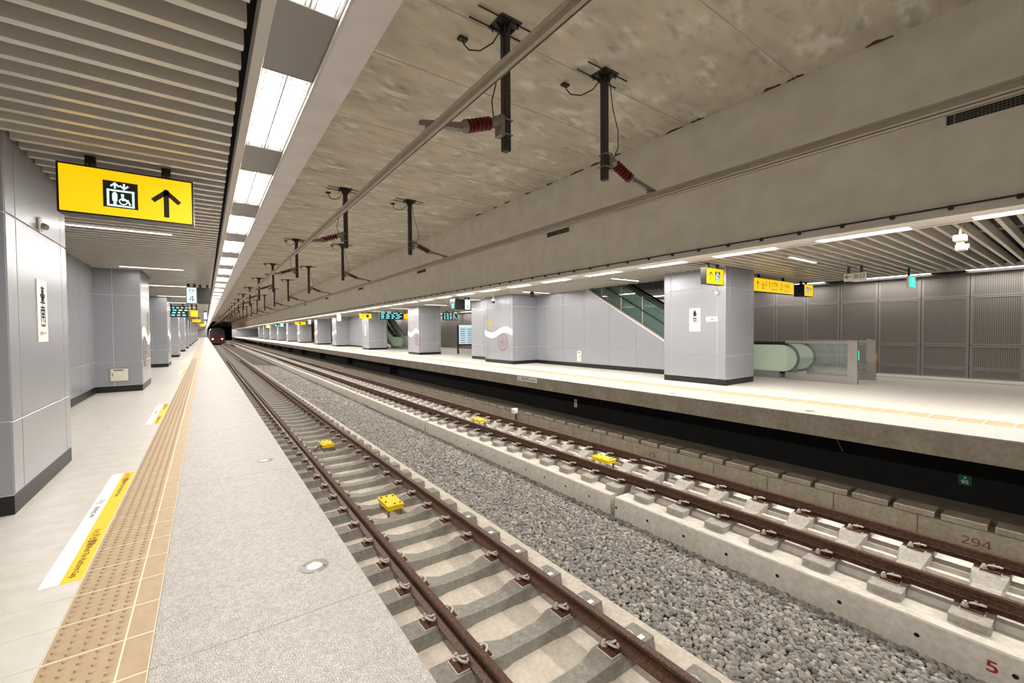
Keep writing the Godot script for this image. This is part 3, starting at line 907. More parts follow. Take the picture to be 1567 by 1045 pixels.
func build_right_platform() -> void:
	var t := thing("platform_far", "far platform with white floor and grey concrete edge beam", "platform", Vector3.ZERO, "", "structure")
	part(t, "edge_beam", box_mesh(V(8.2, -0.355, S0), V(8.75, -0.03, S1), 0.006), M.slab_edge)
	part(t, "slab", box_mesh(V(8.75, -0.3, S0), V(17.6, -0.03, S1)), M.slab_edge)
	part(t, "mortar_bed", box_mesh(V(8.21, -0.03, S0), V(17.6, -0.004, S1)), M.grout)
	part(t, "tiled_floor", box_mesh(V(9.74, -0.02, S0), V(17.6, -0.0002, S1)), M.tile)
	var gm := box_mesh(Vector3(8.19, -0.03, -2.658), Vector3(9.275, 0.0, -0.002), 0.004)
	var s := 0.55 - 2.66 * 3
	while s < S1:
		part(t, "granite_slab", gm, M.granite, V(0, 0, s))
		s += 2.66
	var p := thing("tactile_paving_far", "ochre tactile paving strip along the far platform edge", "paving", Vector3.ZERO, "", "structure")
	part(p, "grout_bed", box_mesh(V(9.276, -0.02, S0), V(9.739, -0.0004, S1)), M.tactile_grout)
	var tb := box_mesh(Vector3(9.28, -0.02, -0.293), Vector3(9.735, 0.0006, -0.007), 0.0006)
	s = -2.27
	while s < 16.0:
		part(p, "tactile_tile", tb, M.tactile, V(0, 0, s))
		s += 0.3
	part(p, "far_strip", box_mesh(V(9.28, -0.02, s), V(9.735, 0.001, S1)), M.tactile)
	var q := thing("tactile_paving_wall", "thin ochre tactile line along the foot of the dark wall", "paving", Vector3.ZERO, "", "structure")
	part(q, "strip", box_mesh(V(16.05, 0.0, S0), V(16.35, 0.002, S1)), M.tactile)
	# dark space below the platform
	var u := thing("wall_under_platform", "black recess wall below the far platform", "wall", Vector3.ZERO, "", "structure")
	part(u, "back_wall", box_mesh(V(9.25, -1.9, S0), V(9.4, -0.3, S1)), M.substructure_black)
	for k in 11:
		part(u, "pier", box_mesh(V(8.85, -1.06, 24.7 + 9.4 * k), V(9.25, -0.3, 24.95 + 9.4 * k)), M.substructure_black)
	# columns
	var sp := [[5.56, 7.33], [14.7, 16.9], [24.5, 26.2], [34.3, 36.1], [44.7, 46.4], [53.4, 55.1], [64.9, 66.8], [75.0, 76.9], [85.9, 87.8], [97.0, 98.9], [108.5, 110.4], [119.3, 121.0]]
	for k in sp.size():
		var l := "grey panelled column on the far platform, %s along the row" % ORD[k]
		column(10.62, 12.1, sp[k][0], sp[k][1], 2.48, l, 0 if k in [0, 3] else 1)
	# panelled walls between columns
	var w := thing("wall_stair", "grey panelled stair wall with a sloping top beside the far stairs", "wall", Vector3.ZERO, "", "structure")
	stair_wall(w, 0.0)
	var w2 := thing("wall_stair_second", "grey panelled stair wall further down the far platform", "wall", Vector3.ZERO, "", "structure")
	stair_wall(w2, 29.4)
	for e in [[16.9, 19.3, 11.3], [66.8, 75.0, 11.9], [87.8, 97.0, 11.9]]:
		var b := thing("wall_pier", "plain grey panelled wall from %d metres along the far platform" % int(e[0]), "wall", Vector3.ZERO, "", "structure")
		part(b, "core", box_mesh(V(e[2] + 0.012, 0.02, e[0]), V(e[2] + 0.6, 3.15, e[1] - 0.012)), M.panel_joint)
		var f := func(uu: float, y: float, out: float) -> Vector3: return V(e[2] + 0.012 - out, y, uu)
		panels(b, [e[0], (e[0] + e[1]) * 0.5, e[1]], [0.155, 0.74, 2.48, 3.16], f, M.panel)
		part(b, "skirting", box_mesh(V(e[2] + 0.004, 0, e[0]), V(e[2] + 0.6, 0.15, e[1]), 0.003), M.skirting)
	# dark perforated wall
	var d := thing("wall_right", "dark brown-grey perforated panel wall beyond the far platform", "wall", Vector3.ZERO, "", "structure")
	part(d, "backing", box_mesh(V(17.36, -0.3, S0), V(17.7, 3.7, S1)), M.black)
	var ys := [0.0, 0.28, 0.93, 2.29, 2.935]
	var fm := []
	var im := []
	for j in 4:
		var fb := MB.new()
		var h: float = ys[j + 1] - ys[j]
		for z in [[-0.992, -0.935], [-0.065, -0.008]]:
			fb.box(Vector3(17.335, 0.004, z[0]), Vector3(17.36, h - 0.004, z[1]))
		for y in [[0.004, 0.05], [h - 0.05, h - 0.004]]:
			fb.box(Vector3(17.335, y[0], -0.935), Vector3(17.36, y[1], -0.065))
		fm.append(fb.mesh())
		im.append(box_mesh(Vector3(17.343, 0.05, -0.935), Vector3(17.36, h - 0.05, -0.065)))
	for k in range(-3, 27):
		for j in 4:
			var o := part(d, "panel", fm[j], M.acoustic_frame, V(0, ys[j], 0.2 + k))
			part(o, "perforated_sheet", im[j], M.acoustic)
	part(d, "far_panels", box_mesh(V(17.34, 0.0, 27.2), V(17.36, 2.935, S1)), M.acoustic)
	part(d, "near_panels", box_mesh(V(17.34, 0.0, S0), V(17.36, 2.935, -2.8)), M.acoustic)
	for k in 8:
		var o := thing("platform_edge_light", "round floor light set in the far granite edge, %s from the viewer" % ORD[k], "floor light", V(8.46, 0, 0.29 + 2.665 * k), "floor lights in the far platform edge")
		var rb := MB.new()
		rb.lathe([[0.078, 0.0005], [0.076, 0.004], [0.048, 0.004], [0.0, 0.003]], Vector3.ZERO, Vector3.UP, 20)
		part(o, "ring", rb.mesh(), M.steel)
	stairs_and_escalator(0.0, "near")
	stairs_and_escalator(29.4, "distant")

func stair_wall(w: Node3D, off: float) -> void:
	var xw := 11.9
	var end := 15.0 if off == 0.0 else 15.3
	var outline := PackedVector2Array([Vector2(7.2, 0.16), Vector2(7.2, 0.95), Vector2(8.03, 0.95), Vector2(11.66, 3.0), Vector2(11.66, 3.16), Vector2(end, 3.16), Vector2(end, 0.16)])
	var core := PackedVector2Array([Vector2(7.2, 0.02), Vector2(7.2, 0.94), Vector2(8.03, 0.94), Vector2(11.66, 2.99), Vector2(11.66, 3.15), Vector2(end, 3.15), Vector2(end, 0.02)])
	var f := func(p: Vector2, d: float) -> Vector3: return V(xw + d, p.y, p.x + off)
	var cb := MB.new()
	cb.prism(core, f, 0.012, 0.15)
	part(w, "core", cb.mesh(), M.panel_joint)
	var us := [7.2, 8.1, 9.3, 10.5, 11.75, 12.95, 14.1, end]
	var ys := [0.155, 0.74, 2.48, 3.16]
	for i in us.size() - 1:
		for j in 3:
			var r := PackedVector2Array([Vector2(us[i] + 0.005, ys[j] + 0.005), Vector2(us[i] + 0.005, ys[j + 1] - 0.005), Vector2(us[i + 1] - 0.005, ys[j + 1] - 0.005), Vector2(us[i + 1] - 0.005, ys[j] + 0.005)])
			for poly in Geometry2D.intersect_polygons(r, outline):
				var b := MB.new()
				b.prism(poly, f, 0.0, 0.012)
				part(w, "panel", b.mesh(), M.panel)
	part(w, "skirting", box_mesh(V(xw + 0.004, 0, 7.2 + off), V(xw + 0.15, 0.15, end + off), 0.003), M.skirting)
	var cap := MB.new()
	cap.prism(PackedVector2Array([Vector2(7.2, 0.95), Vector2(8.05, 0.95), Vector2(11.66, 2.99), Vector2(11.66, 3.06), Vector2(8.02, 1.0), Vector2(7.2, 1.0)]), f, -0.02, 0.17)
	part(w, "coping", cap.mesh(), M.trim)

func stairs_and_escalator(off: float, which: String) -> void:
	var slope := 2.05 / 3.63
	# stairs
	var st := thing("staircase", "dark grey stair flight beside the %s escalator on the far platform" % which, "stairs")
	for k in 20:
		part(st, "step", box_mesh(V(12.08, 0.158 * k, 8.0 + 0.28 * k + off), V(13.3, 0.158 * (k + 1), 8.3 + 0.28 * k + off), 0.004), M.stair)
	# glazed balustrade on the sloping coping
	var bal := thing("stair_balustrade", "dark green glass balustrade with steel posts over the %s stair wall" % which, "balustrade")
	var yl := func(s: float) -> float: return maxf(0.98, 1.0 + (s - 8.05) * slope)
	var posts := [8.18, 9.08, 9.99, 10.89, 11.8]
	for i in posts.size():
		var s: float = posts[i]
		part(bal, "post", box_mesh(V(11.95, yl.call(s) - 0.02, s - 0.025 + off), V(11.99, yl.call(s) + 1.02, s + 0.025 + off), 0.004), M.zinc)
		if i < posts.size() - 1:
			var e: float = posts[i + 1]
			var g := MB.new()
			var f := func(p: Vector2, d: float) -> Vector3: return V(11.965 + d, p.y, p.x + off)
			g.prism(PackedVector2Array([Vector2(s + 0.04, yl.call(s + 0.04) + 0.06), Vector2(e - 0.04, yl.call(e - 0.04) + 0.06), Vector2(e - 0.04, yl.call(e - 0.04) + 0.92), Vector2(s + 0.04, yl.call(s + 0.04) + 0.92)]), f, 0.0, 0.012)
			part(bal, "pane", g.mesh(), M.glass_dark)
	for r in [[1.02, 0.034], [0.5, 0.024]]:
		var b := MB.new()
		b.tube([V(11.95, yl.call(7.5) + r[0], 7.5 + off), V(11.95, yl.call(8.05) + r[0], 8.05 + off), V(11.95, yl.call(12.4) + r[0], 12.4 + off)], r[1], 8)
		part(bal, "handrail", b.mesh(), M.skirting)
	# escalator
	var es := thing("escalator", "escalator with pale green glass sides and black handrails, %s on the far platform" % which, "escalator")
	var inc := func(s: float) -> float: return maxf(0.0, (s - 7.6) * slope)
	var pts := []
	for k in 13:
		var a := -PI * 0.5 - PI * k / 12.0
		pts.append(Vector2(5.45 + 0.42 * cos(a), 0.58 + 0.42 * sin(a)))
	for s in [6.4, 7.4, 7.8, 9.5, 13.6]:
		pts.append(Vector2(s, 1.0 + inc.call(s)))
	var low := [Vector2(13.6, 0.2 + inc.call(13.6)), Vector2(9.5, 0.2 + inc.call(9.5)), Vector2(7.8, 0.2 + inc.call(7.8)), Vector2(7.4, 0.2), Vector2(5.6, 0.2)]
	for x in [13.58, 14.75]:
		var poly := PackedVector2Array(pts + low)
		var f := func(p: Vector2, d: float) -> Vector3: return V(x + d, p.y, p.x + off)
		var g := MB.new()
		g.prism(poly, f, -0.006, 0.006)
		part(es, "side_glass", g.mesh(), M.glass_green)
		var line := [V(x, 0.17, 5.6 + off)]
		for p in pts:
			line.append(V(x, p.y, p.x + off))
		var h := MB.new()
		h.tube(line, 0.038, 8)
		part(es, "handrail", h.mesh(), M.black)
		var sk := MB.new()
		sk.prism(PackedVector2Array([Vector2(5.5, 0.0), Vector2(7.6, 0.0), Vector2(13.6, inc.call(13.6)), Vector2(13.6, 0.24 + inc.call(13.6)), Vector2(7.7, 0.24), Vector2(5.5, 0.2)]), f, -0.09, 0.09)
		part(es, "skirt", sk.mesh(), M.steel)
	for k in 14:
		var s := 7.6 + 0.42 * k
		part(es, "step", box_mesh(V(13.68, inc.call(s) - 0.2, s + off), V(14.65, inc.call(s) + 0.02, s + 0.42 + off)), M.stair)
	part(es, "comb_plate", box_mesh(V(13.68, 0.0, 5.4 + off), V(14.65, 0.012, 7.6 + off)), M.steel)
	# entry barrier in front of the escalator
	var gt := thing("entry_barrier", "stainless steel and glass barrier in front of the %s escalator" % which, "barrier", V(0, 0, off))
	for x in [13.43, 14.9]:
		var pb := MB.new()
		var fp := func(p: Vector2, d: float) -> Vector3: return V(x + d, p.y, p.x)
		pb.prism(PackedVector2Array([Vector2(3.64, 0.0), Vector2(3.64, 1.09), Vector2(3.84, 1.13), Vector2(3.84, 0.0)]), fp, -0.06, 0.06)
		part(gt, "end_post", pb.mesh(), M.steel)
		part(gt, "top_rail", box_mesh(V(x - 0.04, 1.02, 3.84), V(x + 0.04, 1.1, 5.3), 0.008), M.steel)
		part(gt, "pane", box_mesh(V(x - 0.006, 0.2, 3.86), V(x + 0.006, 1.02, 5.25)), M.glass_clear)
		part(gt, "base_rail", box_mesh(V(x - 0.05, 0.0, 3.84), V(x + 0.05, 0.2, 5.3), 0.006), M.steel)
	part(gt, "green_indicator", box_mesh(V(13.47, 0.62, 3.632), V(13.485, 0.86, 3.64)), M.exit_green)
	part(gt, "yellow_label", box_mesh(V(14.93, 0.52, 3.63), V(14.955, 0.74, 3.64)), M.sticker_yellow)

# ------------------------------------------------------------------ track bed
func rock(sd: int) -> ArrayMesh:
	var r := RandomNumberGenerator.new()
	r.seed = sd
	var g := (1.0 + sqrt(5.0)) / 2.0
	var p := []
	for q in [[-1, g, 0], [1, g, 0], [-1, -g, 0], [1, -g, 0], [0, -1, g], [0, 1, g], [0, -1, -g], [0, 1, -g], [g, 0, -1], [g, 0, 1], [-g, 0, -1], [-g, 0, 1]]:
		p.append(Vector3(q[0], q[1], q[2]).normalized() * Vector3(1.25, 0.72, 0.95) * r.randf_range(0.34, 0.56))
	var b := MB.new()
	for t in [[0, 11, 5], [0, 5, 1], [0, 1, 7], [0, 7, 10], [0, 10, 11], [1, 5, 9], [5, 11, 4], [11, 10, 2], [10, 7, 6], [7, 1, 8], [3, 9, 4], [3, 4, 2], [3, 2, 6], [3, 6, 8], [3, 8, 9], [4, 9, 5], [2, 4, 11], [6, 2, 10], [8, 6, 7], [9, 8, 1]]:
		b.tri_out(p[t[0]], p[t[1]], p[t[2]], Vector3.ZERO)
	return b.mesh()

func build_trackbed() -> void:
	var t := thing("floor_trackbed", "concrete floor of the track trench", "floor", Vector3.ZERO, "", "structure")
	part(t, "base", box_mesh(V(-0.2, -2.3, S0), V(9.4, -1.95, S1)), M.slab_edge)
	var l := thing("track_slab_near", "beige concrete slab carrying the near track", "track slab", Vector3.ZERO, "", "structure")
	var ub := box_mesh(Vector3(0.75, -1.95, -7.49), Vector3(3.46, SLAB_Y, -0.01), 0.008)
	for k in range(-1, 18):
		part(l, "slab_unit", ub, M.track_slab, V(0, 0, 1.0 + 7.5 * k))
	# far track: frame slab units with a channel between the rails
	var r := thing("track_slab_far", "white concrete frame slab carrying the far track", "track slab", Vector3.ZERO, "", "structure")
	var prof := PackedVector2Array([Vector2(5.60, -1.95), Vector2(5.60, -1.43), Vector2(5.615, -1.415), Vector2(6.0, -1.415), Vector2(6.06, -1.375), Vector2(6.2, -1.375), Vector2(6.3, -1.50), Vector2(6.42, -1.50), Vector2(6.42, -1.60), Vector2(6.62, -1.60), Vector2(6.62, -1.53), Vector2(6.80, -1.53), Vector2(6.80, -1.60), Vector2(6.93, -1.60), Vector2(6.93, -1.44), Vector2(7.0, -1.44), Vector2(7.0, -1.56), Vector2(7.1, -1.56), Vector2(7.1, -1.415), Vector2(7.72, -1.415), Vector2(7.72, -1.95)])
	var f := func(p: Vector2, d: float) -> Vector3: return V(p.x, p.y, d)
	var pb := MB.new()
	pb.prism(prof, f, 0.05, 7.6)
	var um := pb.mesh()
	var hb := MB.new()
	hb.lathe([[0.034, 0.0], [0.034, 0.004], [0.022, 0.004], [0.02, -0.01]], Vector3.ZERO, Vector3(-1, 0, 0), 16)
	var hm := hb.mesh()
	var ib := MB.new()
	ib.lathe([[0.021, 0.0035], [0.0, 0.0035]], Vector3.ZERO, Vector3(-1, 0, 0), 12)
	var im := ib.mesh()
	for k in range(-2, 17):
		part(r, "slab_unit", um, M.white_slab, V(0, 0, 4.87 + 7.65 * k))
	for k in 32:
		var h := part(r, "socket", hm, M.white_slab, V(5.60, -1.583, -0.854 + 0.627 * k))
		part(h, "bore", im, M.hole)
	latin(r, "5", 0.10, M.red_paint, V(5.598, -1.585, 0.535), Vector3(0, 0, 1), Vector3.UP, true, 1.1)
	# kerb wall between the far track and the platform
	var kb := thing("kerb_wall", "low grey concrete kerb wall beyond the far track", "wall", Vector3.ZERO, "", "structure")
	var bm := box_mesh(Vector3(7.9, -1.95, -0.962), Vector3(8.2, -1.14, -0.004), 0.004)
	var cm := box_mesh(Vector3(7.9, -1.132, -0.419), Vector3(8.2, -1.06, -0.002), 0.002)
	for k in range(-3, 32):
		part(kb, "block", bm, M.kerb, V(0, 0, 0.495 + 0.966 * k))
	for k in range(-6, 62):
		part(kb, "coping_block", cm, M.kerb, V(0, 0, 0.814 + 0.4815 * k))
	part(kb, "far_run", box_mesh(V(7.9, -1.95, 31.4), V(8.2, -1.06, S1)), M.kerb)
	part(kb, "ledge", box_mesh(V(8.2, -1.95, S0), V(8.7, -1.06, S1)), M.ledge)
	latin(kb, "294", 0.10, M.faded_red, V(7.898, -1.31, 0.91), Vector3(0, 0, 1), Vector3.UP, false, 1.2)
	latin(kb, "25", 0.10, M.faded_red, V(7.898, -1.31, 5.75), Vector3(0, 0, 1), Vector3.UP, false, 1.2)
	# ballast
	var bd := thing("ballast_bed", "grey crushed stone ballast between the two tracks", "ballast", Vector3.ZERO, "", "structure")
	var gb := MB.new()
	gb.prism(PackedVector2Array([Vector2(3.46, -1.96), Vector2(3.46, -1.53), Vector2(4.5, -1.64), Vector2(5.60, -1.78), Vector2(5.60, -1.96)]), f, S0, S1)
	part(bd, "gravel_base", gb.mesh(), M.gravel_bed)
	var tones := [Color(0.33, 0.31, 0.28), Color(0.26, 0.247, 0.225), Color(0.42, 0.395, 0.355), Color(0.18, 0.176, 0.17), Color(0.54, 0.51, 0.46), Color(0.36, 0.325, 0.28), Color(0.29, 0.285, 0.275)]
	var tone_mats := []
	for c in tones:
		tone_mats.append(mat(Color(c).linear_to_srgb(), 0.9))
	var stones := []
	for k in 5:
		stones.append(rock(100 + k))
	var surf := func(x: float) -> float: return lerpf(-1.505, -1.625, (x - 3.46) / 1.04) if x < 4.5 else lerpf(-1.625, -1.765, (x - 4.5) / 1.1)
	var singles := []
	var xf := [[], [], [], [], []]
	var cf := [[], [], [], [], []]
	var bands := [[-0.6, 7.0, 0.042, 0.062], [7.0, 18.0, 0.05, 0.072], [18.0, 45.0, 0.085, 0.12]]
	for bnd in bands:
		var s: float = bnd[0]
		while s < bnd[1]:
			var x := 3.49
			while x < 5.59:
				var px: float = x + rng.randf_range(-0.5, 0.5) * bnd[2]
				var ps: float = s + rng.randf_range(-0.5, 0.5) * bnd[2]
				px = clampf(px, 3.49, 5.58)
				var sz: float = bnd[3] * rng.randf_range(0.7, 1.3)
				var bs := Basis.from_euler(Vector3(rng.randf_range(-0.5, 0.5), rng.randf_range(0, TAU), rng.randf_range(-0.5, 0.5))).scaled(Vector3(sz, sz, sz))
				var tr := Transform3D(bs, V(px, surf.call(px) + rng.randf_range(-0.012, 0.014), ps))
				var k := rng.randi() % 5
				var c: int = [0, 0, 0, 1, 1, 2, 2, 3, 4, 5, 6, 6][rng.randi() % 12]
				if ps > 0.75 and ps < 1.5 and px > 3.55 and singles.size() < 300:
					singles.append([k, c, tr])
				else:
					xf[k].append(tr)
					cf[k].append(tones[c])
				x += bnd[2]
			s += bnd[2]
	for e in singles:
		var o := part(bd, "stone", stones[e[0]], tone_mats[e[1]])
		o.transform = e[2]
	var sm := mat(Color.WHITE, 0.9)
	sm.vertex_color_use_as_albedo = true
	for k in 5:
		var mm := MultiMesh.new()
		mm.transform_format = MultiMesh.TRANSFORM_3D
		mm.use_colors = true
		mm.mesh = stones[k]
		mm.instance_count = xf[k].size()
		for i in xf[k].size():
			mm.set_instance_transform(i, xf[k][i])
			mm.set_instance_color(i, cf[k][i])
		var mi := MultiMeshInstance3D.new()
		mi.name = "loose_stones"
		mi.multimesh = mm
		mi.material_override = sm
		bd.add_child(mi, true)
		mi.set_meta("kind", "stuff")

# ------------------------------------------------------------------ tracks
func rail_mesh() -> ArrayMesh:
	var half := [[0.0635, 0.0], [0.0635, 0.011], [0.014, 0.030], [0.0078, 0.045], [0.0078, 0.102], [0.0325, 0.118], [0.0325, 0.145], [0.024, 0.153]]
	var poly := PackedVector2Array()
	for p in half:
		poly.append(Vector2(p[0], p[1]))
	for i in half.size():
		var p: Array = half[half.size() - 1 - i]
		poly.append(Vector2(-p[0], p[1]))
	var b := MB.new()
	b.prism(poly, func(p: Vector2, d: float) -> Vector3: return V(p.x, p.y, d), S0 + 0.05, S1 + 20.0)
	return b.mesh()

func sleeper_mesh(sections: Array) -> ArrayMesh:
	var rings := []
	for e in sections:
		rings.append([Vector3(e[0], -1.52, -e[3]), Vector3(e[0], e[1], -e[2]), Vector3(e[0], e[1], e[2]), Vector3(e[0], -1.52, e[3])])
	var b := MB.new()
	b.loft(rings)
	return b.mesh()

func clip_mesh(side: float) -> ArrayMesh:
	var b := MB.new()
	var pts := []
	for p in [[0.035, 0.034, -0.004], [0.066, 0.024, -0.018], [0.092, 0.026, -0.034], [0.118, 0.04, -0.02], [0.124, 0.046, 0.008], [0.112, 0.044, 0.034], [0.086, 0.036, 0.046], [0.06, 0.03, 0.036], [0.05, 0.028, 0.016]]:
		pts.append(Vector3(p[0] * 1.08 * side, p[1] * 1.35 + 0.002, p[2] * 1.3 + 0.022))
	b.tube(pts, 0.0118, 6)
	return b.mesh()

func bolt_mesh(side: float) -> ArrayMesh:
	var b := MB.new()
	var at := Vector3(0.115 * side, 0.0, -0.052)
	b.lathe([[0.03, 0.0], [0.03, 0.01], [0.024, 0.011], [0.024, 0.032], [0.014, 0.034], [0.014, 0.052], [0.0, 0.054]], at, Vector3.UP, 8)
	return b.mesh()

func build_tracks() -> void:
	var rm := rail_mesh()
	var near := 2.317
	var far := 6.69
	solo("rail", rm, M.rail, "rusty brown rail nearest the near platform", "rail", Vector3(near - 0.559, -1.313, 0))
	solo("rail", rm, M.rail, "rusty brown rail of the near track beside the ballast", "rail", Vector3(near + 0.559, -1.313, 0))
	var r3 := solo("rail", rm, M.rail, "dark brown rail of the far track beside the ballast", "rail", Vector3(far - 0.559, -1.313, 0))
	var r4 := solo("rail", rm, M.rail, "dark brown rail nearest the far platform", "rail", Vector3(far + 0.559, -1.313, 0))
	latin(r4, "HILAS0000F00 SC11010", 0.034, M.plate_white, Vector3(-0.0085, 0.075, -5.25), Vector3(0, 0, 1), Vector3.UP, true, 1.15)
	r3.set_meta("group", "rails of the far track")
	r4.set_meta("group", "rails of the far track")
	var pad := box_mesh(Vector3(-0.172, -0.022, -0.088), Vector3(0.172, -0.012, 0.088), 0.002)
	var plate := box_mesh(Vector3(-0.165, -0.012, -0.08), Vector3(0.165, 0.0, 0.08), 0.003)
	var shoulder := MB.new()
	for sd in [-1, 1]:
		shoulder.cbox(Vector3(0.088 * sd - 0.016, 0.0, -0.02), Vector3(0.088 * sd + 0.016, 0.028, 0.03), 0.006)
	var merged := MB.new()
	merged.cbox(Vector3(-0.165, -0.02, -0.08), Vector3(0.165, 0.0, 0.08), 0.003)
	for sd in [-1, 1]:
		var cp := []
		for p in [[0.04, 0.02, 0.0], [0.12, 0.04, -0.02], [0.12, 0.045, 0.04], [0.05, 0.03, 0.04]]:
			cp.append(Vector3(p[0] * sd, p[1], p[2]))
		merged.tube(cp, 0.0095, 4)
		merged.cbox(Vector3(0.115 * sd - 0.02, 0, -0.07), Vector3(0.115 * sd + 0.02, 0.04, -0.035), 0.006)
	var merged_mesh := merged.mesh()
	var sh_mesh := shoulder.mesh()
	var clips := [clip_mesh(-1), clip_mesh(1)]
	var bolts := [bolt_mesh(-1), bolt_mesh(1)]
	var a := sleeper_mesh([[-0.93, -1.35, 0.10, 0.13], [-0.9, SEAT_Y, 0.115, 0.14], [-0.36, SEAT_Y, 0.115, 0.14], [-0.2, -1.372, 0.085, 0.13], [0.2, -1.372, 0.085, 0.13], [0.36, SEAT_Y, 0.115, 0.14], [0.9, SEAT_Y, 0.115, 0.14], [0.93, -1.35, 0.10, 0.13]])
	var b := sleeper_mesh([[-0.905, -1.345, 0.135, 0.145], [-0.895, SEAT_Y, 0.14, 0.148], [-0.38, SEAT_Y, 0.14, 0.148], [-0.24, -1.41, 0.11, 0.15], [0.2, -1.41, 0.11, 0.15], [0.36, SEAT_Y, 0.14, 0.15], [0.895, SEAT_Y, 0.14, 0.148], [0.905, -1.345, 0.135, 0.145]])
	for track in [[near, 2.445, a, M.sleeper, "grey concrete sleeper of the near track", "sleepers of the near track"], [far, 0.706, b, M.white_sleeper, "pale concrete sleeper block of the far track", "sleepers of the far track"]]:
		var proto: Array[Node3D] = []
		var s: float = track[1] - 0.6205 * (5 if track[0] == near else 3)
		var k := 0
		while k < 148:
			var level := 0 if s < 13.0 else (1 if s < 50.0 else 2)
			var o: Node3D
			if proto.size() > level:
				o = copy_of(proto[level], "sleeper", V(track[0], 0, s))
			else:
				o = thing("sleeper", track[4], "sleeper", V(track[0], 0, s), track[5])
				part(o, "block", track[2], track[3])
				for sd in [-0.559, 0.559]:
					var at := Vector3(sd, -1.313, 0)
					if level == 0:
						part(o, "pad", pad, M.pad, at)
						part(o, "base_plate", plate, M.plate, at)
						part(o, "shoulders", sh_mesh, M.plate, at)
						for e in 2:
							part(o, "rail_clip", clips[e], M.clip, at)
							part(o, "bolt", bolts[e], M.clip, at)
					elif level == 1:
						part(o, "fastening", merged_mesh, M.plate, at)
				proto.append(o)
			if track[0] == near and s > 2.3 and s < 5.8:
				part(o, "paper_tag", box_mesh(Vector3(0.78, SEAT_Y, 0.03), Vector3(0.84, SEAT_Y + 0.002, 0.08)), M.plate_white)
			s += 0.6205
			k += 1
		var rest := MB.new()
		while s < S1:
			rest.box(V(track[0] - 0.9, -1.52, s - 0.12), V(track[0] + 0.9, SEAT_Y, s + 0.12))
			s += 0.6205
		solo("far_sleepers", rest.mesh(), track[3], "distant run of %s" % track[5], "sleepers", Vector3.ZERO, "", "stuff")
	# yellow beacon boxes on legs between the rails
	for e in [[near, 6.52, "nearest on the near track"], [near, 10.9, "second on the near track"], [far, 6.06, "nearest on the far track"], [far, 11.03, "second on the far track"]]:
		var t := thing("track_beacon", "bright yellow box on short legs between the rails, %s" % e[2], "beacon", V(e[0], -1.46, e[1]), "yellow track beacons")
		part(t, "top_plate", box_mesh(Vector3(-0.13, 0.22, -0.24), Vector3(0.13, 0.238, 0.24), 0.004), M.yellow_paint)
		part(t, "body", box_mesh(Vector3(-0.12, 0.16, -0.23), Vector3(0.12, 0.22, 0.23), 0.004), M.yellow_paint)
		for p in [[-0.1, -0.18], [0.1, -0.18], [-0.1, 0.18], [0.1, 0.18]]:
			part(t, "leg", box_mesh(Vector3(p[0] - 0.014, 0.0, p[1] - 0.022), Vector3(p[0] + 0.014, 0.16, p[1] + 0.022), 0.002), M.zinc)
		for p in [[-0.09, -0.17], [0.0, -0.18], [0.09, -0.15], [-0.09, 0.04], [0.0, 0.18], [0.09, 0.17]]:
			var bb := MB.new()
			bb.lathe([[0.015, 0.238], [0.015, 0.248], [0.0, 0.249]], Vector3(p[0], 0, p[1]), Vector3.UP, 8)
			part(t, "bolt", bb.mesh(), M.skirting)
		if e[1] > 9.0 and e[0] < 3.0:
			var cb := MB.new()
			cb.tube([Vector3(-0.12, 0.19, 0.1), Vector3(-0.2, 0.2, 0.12), Vector3(-0.28, 0.1, 0.14), Vector3(-0.36, 0.02, 0.14)], 0.013, 6)
			part(t, "cable", cb.mesh(), M.skirting)

